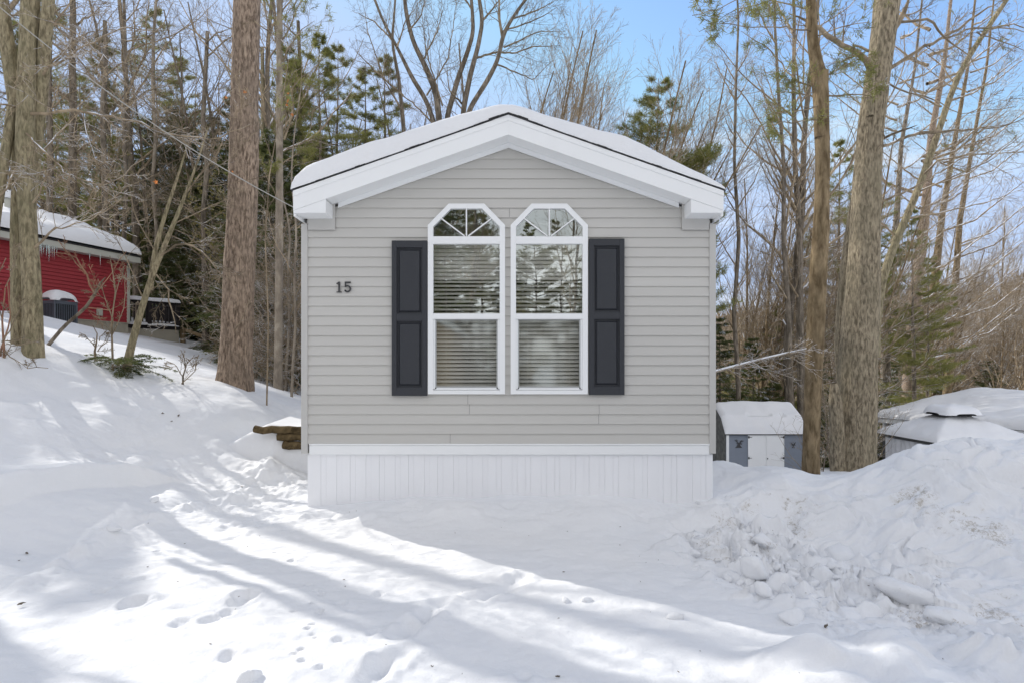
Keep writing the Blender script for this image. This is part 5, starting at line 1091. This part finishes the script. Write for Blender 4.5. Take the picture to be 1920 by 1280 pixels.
bespoke('furrowed_tree', 'massive furrowed grey brown trunk with a snow tipped stub, right of the slender tree', 'tree', 10.0,
    [S((1602, 878, 73), (1603, 840, 69), (1606, 740, 66), (1611, 640, 62), (1617, 540, 57), (1621, 440, 50), (1625, 340, 46), (1633, 240, 43), (1642, 170, 43), (1652, 100, 42), (1660, 40, 43), (1666, -30, 42), (1672, -150, 40)),
     S((1572, 875, 26, -.1), (1569, 800, 25, -.16), (1566, 750, 22, -.2), (1563, 718, 12, -.22)), S((1586, 800, 22, .2), (1579, 640, 26, .25), (1586, 520, 24, .3), (1596, 430, 20, .3), (1612, 330, 15, .3), (1626, 250, 7, .3)), S((1632, 150, 12, -.30), (1636, 134, 14, -.32), (1627, 115, 13, -.32))],
    [S((1632, 128, 13, -.33), (1618, 108, 11, -.42), (1590, 88, 9.5, -.5), (1560, 76, 9, -.6), (1545, 60, 8.5, -.65), (1520, 42, 6.5, -.75), (1478, 27, 3, -.9)), S((1660, 135, 9, .1), (1690, 115, 6, .2), (1740, 85, 5.5, .3), (1780, 66, 5, .4), (1830, 30, 4, .5), (1880, 0, 3, .5)), S((1672, 60, 12, .2), (1690, 30, 10, .3), (1712, -20, 9, .4)),
     S((1655, 275, 6, .2), (1720, 250, 5, .6), (1790, 244, 4, .8), (1880, 238, 2.4, 1.1), (1940, 215, 1.5, 1.2)), S((1655, 260, 5, .2), (1690, 245, 4, -.2), (1720, 235, 2.5, -.6)), S((1690, 42, 5), (1750, 36, 4.5, -.2), (1765, 70, 3.6, -.3), (1800, 90, 2.4, -.4), (1840, 140, 1.4, -.5)), S((1740, 85, 3.6, .3), (1820, 55, 3, .6), (1880, 52, 2.4, .8), (1930, 60, 1.6, .9)), S((1830, 62, 2.8, .6), (1870, 75, 2.2, .8), (1930, 100, 1.4, 1)),
     S((1628, 95, 5, -.3), (1610, 85, 4, -.5), (1597, 85, 3, -.6)), S((1650, 380, 4, .2), (1720, 350, 3, .6), (1800, 300, 2, .9), (1920, 270, 1.2, 1.2)), S((1650, 150, 4), (1690, 170, 3, -.4), (1760, 190, 2, -.7), (1800, 215, 1.4, -.9), (1900, 200, .8, -1.1))],
    'bark_right', 'twig', 330, (.8, 5), fol=('pine', 60, 8, .08, .008, 0), k=90, amp=.05, down=.6)
bespoke('leaning_tree', 'pale barked young tree leaning right, rising from behind the massive trunk', BT, 11.5,
    [S((1640, 640, 16), (1650, 540, 15), (1668, 480, 14), (1690, 430, 13), (1720, 360, 12), (1745, 290, 12), (1765, 230, 11), (1785, 170, 10), (1808, 120, 9.5), (1850, 55, 8.5), (1885, 5, 7.5), (1920, -50, 6))],
    [S((1730, 330, 5), (1760, 300, 3.5, -.3), (1830, 290, 2.5, -.6), (1930, 285, 1.5, -.8)), S((1765, 200, 4), (1720, 180, 3, -.3), (1700, 160, 2, -.5)), S((1790, 160, 3), (1770, 130, 2, .3), (1760, 90, 1, .4)), S((1700, 410, 4), (1760, 400, 3, .4), (1850, 380, 2, .8), (1930, 350, 1.2, 1)), S((1850, 55, 4), (1900, 45, 2.5, .3), (1940, 60, 1.5, .4)), S((1680, 450, 4), (1640, 400, 3, .4), (1630, 330, 2, .6)), S((1745, 290, 3), (1790, 230, 2, .6), (1840, 200, 1.4, .9), (1900, 150, .8, 1.2)), S((1885, 5, 3), (1860, -20, 2), (1840, -40, 1.4)), S((1720, 360, 3.5), (1790, 330, 2.5, -.6), (1860, 300, 1.8, -1), (1930, 240, 1.2, -1.2))],
    'bark_olive', 'twig_snow', 340, (1.3, 6.5), k=14, amp=.04)
for q, (x0, y0, x1, wd, Yq, lab) in enumerate(((1705, 742, 1745, 25, 38, 'reddish brown trunk, leftmost of the cluster beyond the gazebo'), (1735, 745, 1790, 17, 39, 'slanting trunk in the middle of the cluster beyond the gazebo'), (1775, 745, 1825, 14, 40, 'right hand slanting trunk of the cluster beyond the gazebo'), (1660, 750, 1690, 16, 37, 'dark trunk close beside the massive trunk, above the gazebo'))):
    rr = random.Random(q+40); lm = []
    yb = 690-(G((x0-960)/F*Yq, Yq)-CZ)*F/Yq
    st = [(x0, yb, wd*1.05, 0), (x0, y0, wd, 0), (x0+(x1-x0)*.25+rr.uniform(-5, 5), y0-170, wd*.85, 0), (x0+(x1-x0)*.6+rr.uniform(-6, 6), y0-330, wd*.65, 0), (x1, y0-480, wd*.45, 0), (x1+25, y0-620, wd*.3, 0), (x1+40, y0-760, wd*.18, 0)]
    for i in range(22):
        t = rr.uniform(.05, 1); yy = y0-t*700; xx = x0+(x1-x0)*t; s = 1 if rr.random() < .72 else -1; l = rr.uniform(70, 230)*(1.1-.5*t); dz = rr.uniform(-2, 2)
        lm.append(S((xx, yy, wd*.26), (xx+s*l*.35, yy-l*.12, wd*.18, dz*.4), (xx+s*l*.7, yy-l*.40, wd*.11, dz*.7), (xx+s*l, yy-l*.62, 1.1, dz)))
    bespoke('reddish_tree', lab, BT, Yq, [st], lm, ('bark_pine', 'bark_brown', 'bark_brown', 'bark_dark')[q], 'twig_snow', 350+q*5, (2.0, 5.5), k=12, amp=.05, trop=.05)
for q, (px, Yq, lab) in enumerate(((1450, 27, 'curving thin double stemmed tree left of the slender trunk'), (1475, 28, 'straight thin trunk just left of the slender trunk, above the shed'), (1380, 27.5, 'thin upright bare tree right beside the home, above the shed'))):
    rr = random.Random(q+60); wd = (12, 16, 10)[q]; yb = 690-(G((px-960)/F*Yq, Yq)-CZ)*F/Yq; st = [(px+(40, 30, 0)[q], yb, wd, 0)]+[(px+(40*(1-t), 30-20*t, 0)[q]+rr.uniform(-6, 6), yb-(yb+60)*t, wd*(1-.7*t), 0) for t in (.15, .3, .45, .6, .75, .9, 1)]
    lm = []
    for i in range(18):
        t = rr.uniform(.25, 1); yy = yb-(yb+60)*t; xx = px+(40*(1-t), 30-20*t, 0)[q]; s = rr.choice((-1, 1)); l = rr.uniform(50, 130)*(1.2-.6*t); dz = rr.uniform(-1.4, 1.4)
        lm.append(S((xx, yy, wd*.28), (xx+s*l*.3, yy-l*.5, wd*.18, dz*.5), (xx+s*l*.6, yy-l*1.2, 1.1, dz)))
    bespoke('thin_tree', lab, BT, Yq, [st], lm, 'bark_dark', 'twig_snow', 370+q*5, (1.4, 6), k=9, amp=.04, trop=.06)
# small evergreen round the foot of the forked tree
rs = np.random.RandomState(5); o = thing('young_hemlock', 'small drooping evergreen in the snow at the foot of the forked tree', 'shrub', (P(225, 700, 8.7)[0], 8.7, G(P(225, 700, 8.7)[0], 8.7))); ln, an = [], []
for q in range(34):
    a = rs.rand()*6.28; d = nrm(np.array([math.cos(a), math.sin(a)*.8, rs.uniform(-.05, .75)])); L = rs.uniform(.25, .62)*(1 if q % 4 else 1.3); p = np.array([0, 0, rs.uniform(0, .14)]); pp = [p]
    for i in range(7): d = nrm(d+np.array([0, 0, -.12])+rs.normal(size=3)*.05); p = p+d*L/7; pp.append(p)
    ln.append((np.array(pp), np.linspace(.006, .002, 8)))
    for i in range(2, 8):
        for s in (-1, 1):
            sd = nrm(np.cross(d, [0, 0, 1.])*s+d*.9); l2 = .16*(1-i/11)
            for j in range(4): an.append((pp[i]+sd*l2*j/3, sd))
v, f = blades(rs, np.array([a for a, b in an]), np.array([b for a, b in an]), 6, .03, .006, .7, .05, .7)
link('foliage', np_mesh('foliage', v, f, M['hemlock']), o); v, f = tubes(ln, 4); link('stem', np_mesh('stem', v, f, M['twig'], True), o)
for q, (px, py, h, lab) in enumerate(((212, 690, 210, 'upright thin twiggy stem just left of the forked tree'), (180, 680, 70, 'short pair of dead stalks left of the little evergreen'), (345, 745, 90, 'curled black twig sticking out of the snow left of the pine trunk'))):
    bespoke('twiggy_stem', lab, 'shrub', 8.6+q*.1, [S((px, py+8, 4), (px-3, py-h*.4, 3), (px+5, py-h*.7, 2), (px-6, py-h, 1.2))], [S((px-2, py-h*.3, 2), (px+22, py-h*.55, 1.3), (px+26, py-h*.9, .8)), S((px, py-h*.4, 2), (px-18, py-h*.7, 1.3), (px-30, py-h*.8, .8)), S((px+3, py-h*.6, 1.5), (px+20, py-h*.9, 1))], ('twig', 'twig', 'bark_dark')[q], 'twig', 390+q*4, (.3, 12), k=6, amp=.02, down=.05)
# dead leaves that still hang on a beech twig by the big trunk
o = thing('leafy_twig', 'thin beech sapling holding a few bright orange dead leaves beside the big pine trunk', 'sapling', P(500, 735, 9.4)); off = np.array(P(500, 735, 9.4)); ln = []
ln.append((np.array([P(500, 760, 9.4), P(503, 600, 9.4), P(497, 450, 9.4), P(505, 330, 9.4), P(520, 240, 9.4), P(532, 170, 9.4), P(545, 90, 9.4)])-off, np.linspace(.014, .004, 7)))
for a, b in (((510, 300), (462, 170)), ((462, 170), (420, 182)), ((520, 240), (545, 195)), ((497, 440), (540, 330)), ((500, 380), (440, 300)), ((505, 330), (300, 350)), ((532, 170), (580, 120)), ((540, 330), (600, 300))):
    p, q = np.array(P(*a, 9.4)), np.array(P(*b, 9.2)); m = (p+q)/2+rs.normal(size=3)*.06; ln.append((np.array([p, m, q])-off, np.array([.006, .005, .003])))
v, f = tubes(ln, 5); link('stem', np_mesh('stem', v, f, M['twig'], True), o)
for (px, py, s) in ((460, 174, .045), (424, 183, .035), (540, 190, .05), (540, 176, .03), (548, 215, .04), (293, 342, .05), (538, 198, .035), (436, 322, .025)):
    m_ = MB(); c = np.array(P(px, py, 9.2))-off; a, b = nrm(rs.normal(size=3)*np.array([1, .5, 1])), None; b = nrm(np.cross(a, [0, 1., .3])); n_ = np.cross(a, b)
    lobes = [1, .45, .85, .4, .7, .4, .3, .4, .7, .4, .85, .45]; m_.add([c+n_*s*.3]+[c+a*s*l*math.cos(i*math.pi/6)+b*s*l*math.sin(i*math.pi/6) for i, l in enumerate(lobes)], [(0, 1+i, 1+(i+1) % 12) for i in range(12)])
    m_.build('leaf', M['orange'], o)
# snow covered branch reaching from behind the home towards the slender trunk
o = thing('snowy_branch', 'long snow covered bare branch reaching from the right wall of the home', 'branch', P(1340, 697, 7.6)); off = np.array(P(1340, 697, 7.6)); rr_ = np.random.RandomState(9)
pts = [P(1330, 700, 7.3), P(1375, 688, 7.8), P(1420, 676, 8.3), P(1470, 664, 8.6), P(1512, 655, 8.8)]; ln = [(np.array(pts)-off, np.array([.016, .014, .012, .009, .005]))]
lv = {}
for k in range(14):
    i = k % 4; b = np.array(pts[i])+(np.array(pts[i+1])-np.array(pts[i]))*rr_.rand(); grow(rr_, lv, b-off, nrm(np.array([.8, rr_.normal()*.5, rr_.normal()*.6])), .7*rr_.uniform(.4, 1), .006, 2, [None, None]+TWCFG[1:])
v, f = tubes(ln, 8); link('wood', np_mesh('wood', v, f, M['twig_grey'], True), o)
link('twigs', lines_mesh('twigs', [(lv.get(2, []), 4), (lv.get(3, []), 3), (lv.get(4, []), 3)], M['twig_snow']), o)
v, f = tubes([(np.array(pts)-off+np.array([0, 0, .017]), np.array([.013, .014, .012, .010, .005]))], 8); link('snow_load', np_mesh('snow_load', v, f, M['snow'], True), o)
# the cable that runs to the eave
p, q = np.array(P(-40, -20, 5.6)), np.array(P(556, 392, 6.02)); o = thing('overhead_cable', 'pale overhead cable running down from the upper left to the eave of the home', 'cable', tuple(q))
n = 40; pts = [p+(q-p)*t-np.array([0, 0, .14*4*t*(1-t)]) for t in np.linspace(-.6, 1, n)]
v, f = tubes([(np.array(pts)-q, np.full(n, .0055))], 6); link('cable', np_mesh('cable', v, f, M['wire'], True), o)
# a house across the road, mirrored in the lower left pane
o = thing('house_across_road', 'tan gabled house across the road, seen only mirrored in the lower left pane', 'house', (-5.2, -9, 0)); m_ = MB()
m_.prism([(-3, 0), (3, 0), (3, 3.0), (0, 4.6), (-3, 3.0)], -5, 0); m_.build('wall', M['tanwood'], o); m_ = MB()
for s in (-1, 1):
    pl = [(0, 4.62), (s*3.3, 2.86), (s*3.3, 3.05), (0, 4.82)]; m_.prism(pl if s < 0 else pl[::-1], -5.2, .3)
m_.build('roof', M['white'], o)
# far wooded hills: a mass of distant crowns
rs = np.random.RandomState(77); N_ = 5200; th = rs.uniform(-.95, 1.05, N_); r_ = rs.uniform(62, 255, N_); x, y = np.sin(th)*r_, np.cos(th)*r_+12
keep = (x > 15) | (y > 75); x, y = x[keep], y[keep]; z = height(x, y, False); V, Q = [], []; nb_ = 26
hgt = rs.uniform(5, 11, len(x)); m = len(x)
p = np.repeat(np.stack([x, y, z], -1), nb_, 0); hh = np.repeat(hgt, nb_); t = rs.rand(m*nb_)**.8; a = rs.rand(m*nb_)*6.28; rad = hh*.22*np.sin(np.clip(t, .08, 1)*3.0)*rs.rand(m*nb_)**.5
c = p+np.stack([np.cos(a)*rad, np.sin(a)*rad, hh*t], -1); d = np.stack([np.cos(a)*.5, np.sin(a)*.5, np.full(m*nb_, 1.)], -1); d /= np.linalg.norm(d, axis=1, keepdims=True)
s = np.cross(d, rs.normal(size=(m*nb_, 3))); s /= np.linalg.norm(s, axis=1, keepdims=True); L_ = (hh*.20)[:, None]; w_ = (hh*.018)[:, None]
v = np.stack([c-s*w_-d*L_, c+s*w_-d*L_, c+d*L_], 1).reshape(-1, 3); f = np.arange(len(v)).reshape(-1, 3)
o = link('far_woods', np_mesh('far_woods', v, f, M['farwood'])); o['kind'] = 'stuff'; tag(o, 'tan wooded hillside far behind the trees on the right', 'woods'); o['kind'] = 'stuff'
rl_ = random.Random(6); LIT = [(rl_.uniform(250, 1800), rl_.uniform(960, 1270), rl_.uniform(.006, .016)) for _ in range(50)]
# litter: bits of bark and twig on the snow
for q, (px, py, s) in enumerate(((50, 1038, .05), (36, 1051, .02), (453, 913, .03), (278, 981, .012), (487, 1005, .012), (722, 920, .012), (668, 958, .012), (448, 1119, .014), (1057, 1073, .025), (41, 1134, .05), (335, 780, .07), (305, 775, .05), (322, 790, .04), (1549, 1175, .05), (1046, 1270, .03))+tuple(LIT)):
    t = 2.3
    while t < 14:
        x, y, z = P(px, py, t)
        if z < G(x, y)+.005: break
        t += .02
    rq = random.Random(q); m_ = MB(); n = 5; a = rq.uniform(0, 3); pts = [(math.cos(a)*s*(i/4-.5)+rq.uniform(-.1, .1)*s, math.sin(a)*s*(i/4-.5)+rq.uniform(-.1, .1)*s, .006+rq.uniform(0, .2)*s) for i in range(n)]
    m_.tube(pts, [s*.03+.001, s*.12, s*.15, s*.10, .001], 6); o = m_.build('bark_scrap', M['bark_dark'], None, smooth=True); o.location = (x, y, z); tag(o, 'small dark scrap of bark or twig lying on the snow', 'twig', 'scraps lying on the snow')
print('trees', NT[0])

FILL_VEIL = (3.75, 3.75, 3.9)  # colour of the added out-of-view overcast that fills the shade
# ------------------------------------------------------------------ sky, sun, camera
w = bpy.data.worlds.new('World'); bpy.context.scene.world = w; w.use_nodes = True; nt = w.node_tree
bg = nt.nodes['Background']; sky = nt.nodes.new('ShaderNodeTexSky'); sky.sky_type = 'NISHITA'; sky.sun_disc = False
az = math.atan2(SUN[0], SUN[1]); sky.sun_elevation = R(ELEV); sky.sun_rotation = az
sky.air_density = 1.0; sky.dust_density = .1; sky.ozone_density = 2.0
tc = nt.nodes.new('ShaderNodeTexCoord'); sp = nt.nodes.new('ShaderNodeSeparateXYZ'); nt.links.new(tc.outputs['Generated'], sp.inputs[0])
mp = nt.nodes.new('ShaderNodeMapping'); mp.inputs['Scale'].default_value = (1.6, 1.6, 5.5); nt.links.new(tc.outputs['Generated'], mp.inputs['Vector'])
n = tex_noise(nt, 1.7, 7, mp.outputs['Vector'], .6, .7)
lowz = mathn(nt, 'SUBTRACT', .62, sp.outputs['Z'])
f = mathn(nt, 'MULTIPLY', mathn(nt, 'ADD', mathn(nt, 'SUBTRACT', n.outputs['Fac'], .66), mathn(nt, 'MULTIPLY', lowz, .5)), 3.0, True)
f = mathn(nt, 'MULTIPLY', f, .85)
cap = nt.nodes.new('ShaderNodeVectorMath'); cap.operation = 'MINIMUM'; nt.links.new(sky.outputs[0], cap.inputs[0]); cap.inputs[1].default_value = (1.9, 2.45, 3.5)
cl = mixc(nt, f, cap.outputs[0], (3.5, 3.6, 3.75))
# unseen bright overcast, added overhead and to the south to lift the shade
fill_veil = mathn(nt, 'MULTIPLY', mathn(nt, 'SUBTRACT', .56, sp.outputs['Y']), 2.2, True)
fill_veil = mathn(nt, 'MULTIPLY', fill_veil, mathn(nt, 'ADD', .62, mathn(nt, 'MULTIPLY', n.outputs['Fac'], .55)), True)
vk = mathn(nt, 'SUBTRACT', 1.45, mathn(nt, 'MULTIPLY', sp.outputs['Z'], .85)); vs_ = nt.nodes.new('ShaderNodeVectorMath'); vs_.operation = 'SCALE'; vs_.inputs[0].default_value = FILL_VEIL; nt.links.new(vk, vs_.inputs['Scale'])
cl = mixc(nt, fill_veil, cl, vs_.outputs[0]); nt.links.new(cl, bg.inputs['Color']); bg.inputs['Strength'].default_value = SKYS
sl = bpy.data.lights.new('sun', 'SUN'); sl.energy = SUNS; sl.angle = R(.53); sl.color = (1, .955, .88)
so = bpy.data.objects.new('sun', sl); C.objects.link(so)
from mathutils import Vector
d = Vector((-SUN[0]*math.cos(R(ELEV)), -SUN[1]*math.cos(R(ELEV)), -math.sin(R(ELEV)))); so.rotation_euler = d.to_track_quat('-Z', 'Y').to_euler()
cam = bpy.data.cameras.new('camera'); co = bpy.data.objects.new('camera', cam); C.objects.link(co)
co.location = (0, 0, CZ); co.rotation_euler = (R(90), 0, 0); cam.sensor_width = 36; cam.lens = 36*F/1920; cam.shift_y = (HY-640)/1920; cam.clip_end = 2000; cam.clip_start = .05
s = bpy.context.scene; s.camera = co
s.view_settings.view_transform = 'Standard'; s.view_settings.look = 'None'; s.view_settings.exposure = EXPO; s.view_settings.gamma = 1
s.cycles.max_bounces = 8; s.cycles.transparent_max_bounces = 16; s.cycles.caustics_reflective = False; s.cycles.caustics_refractive = False
s.cycles.use_denoising = True
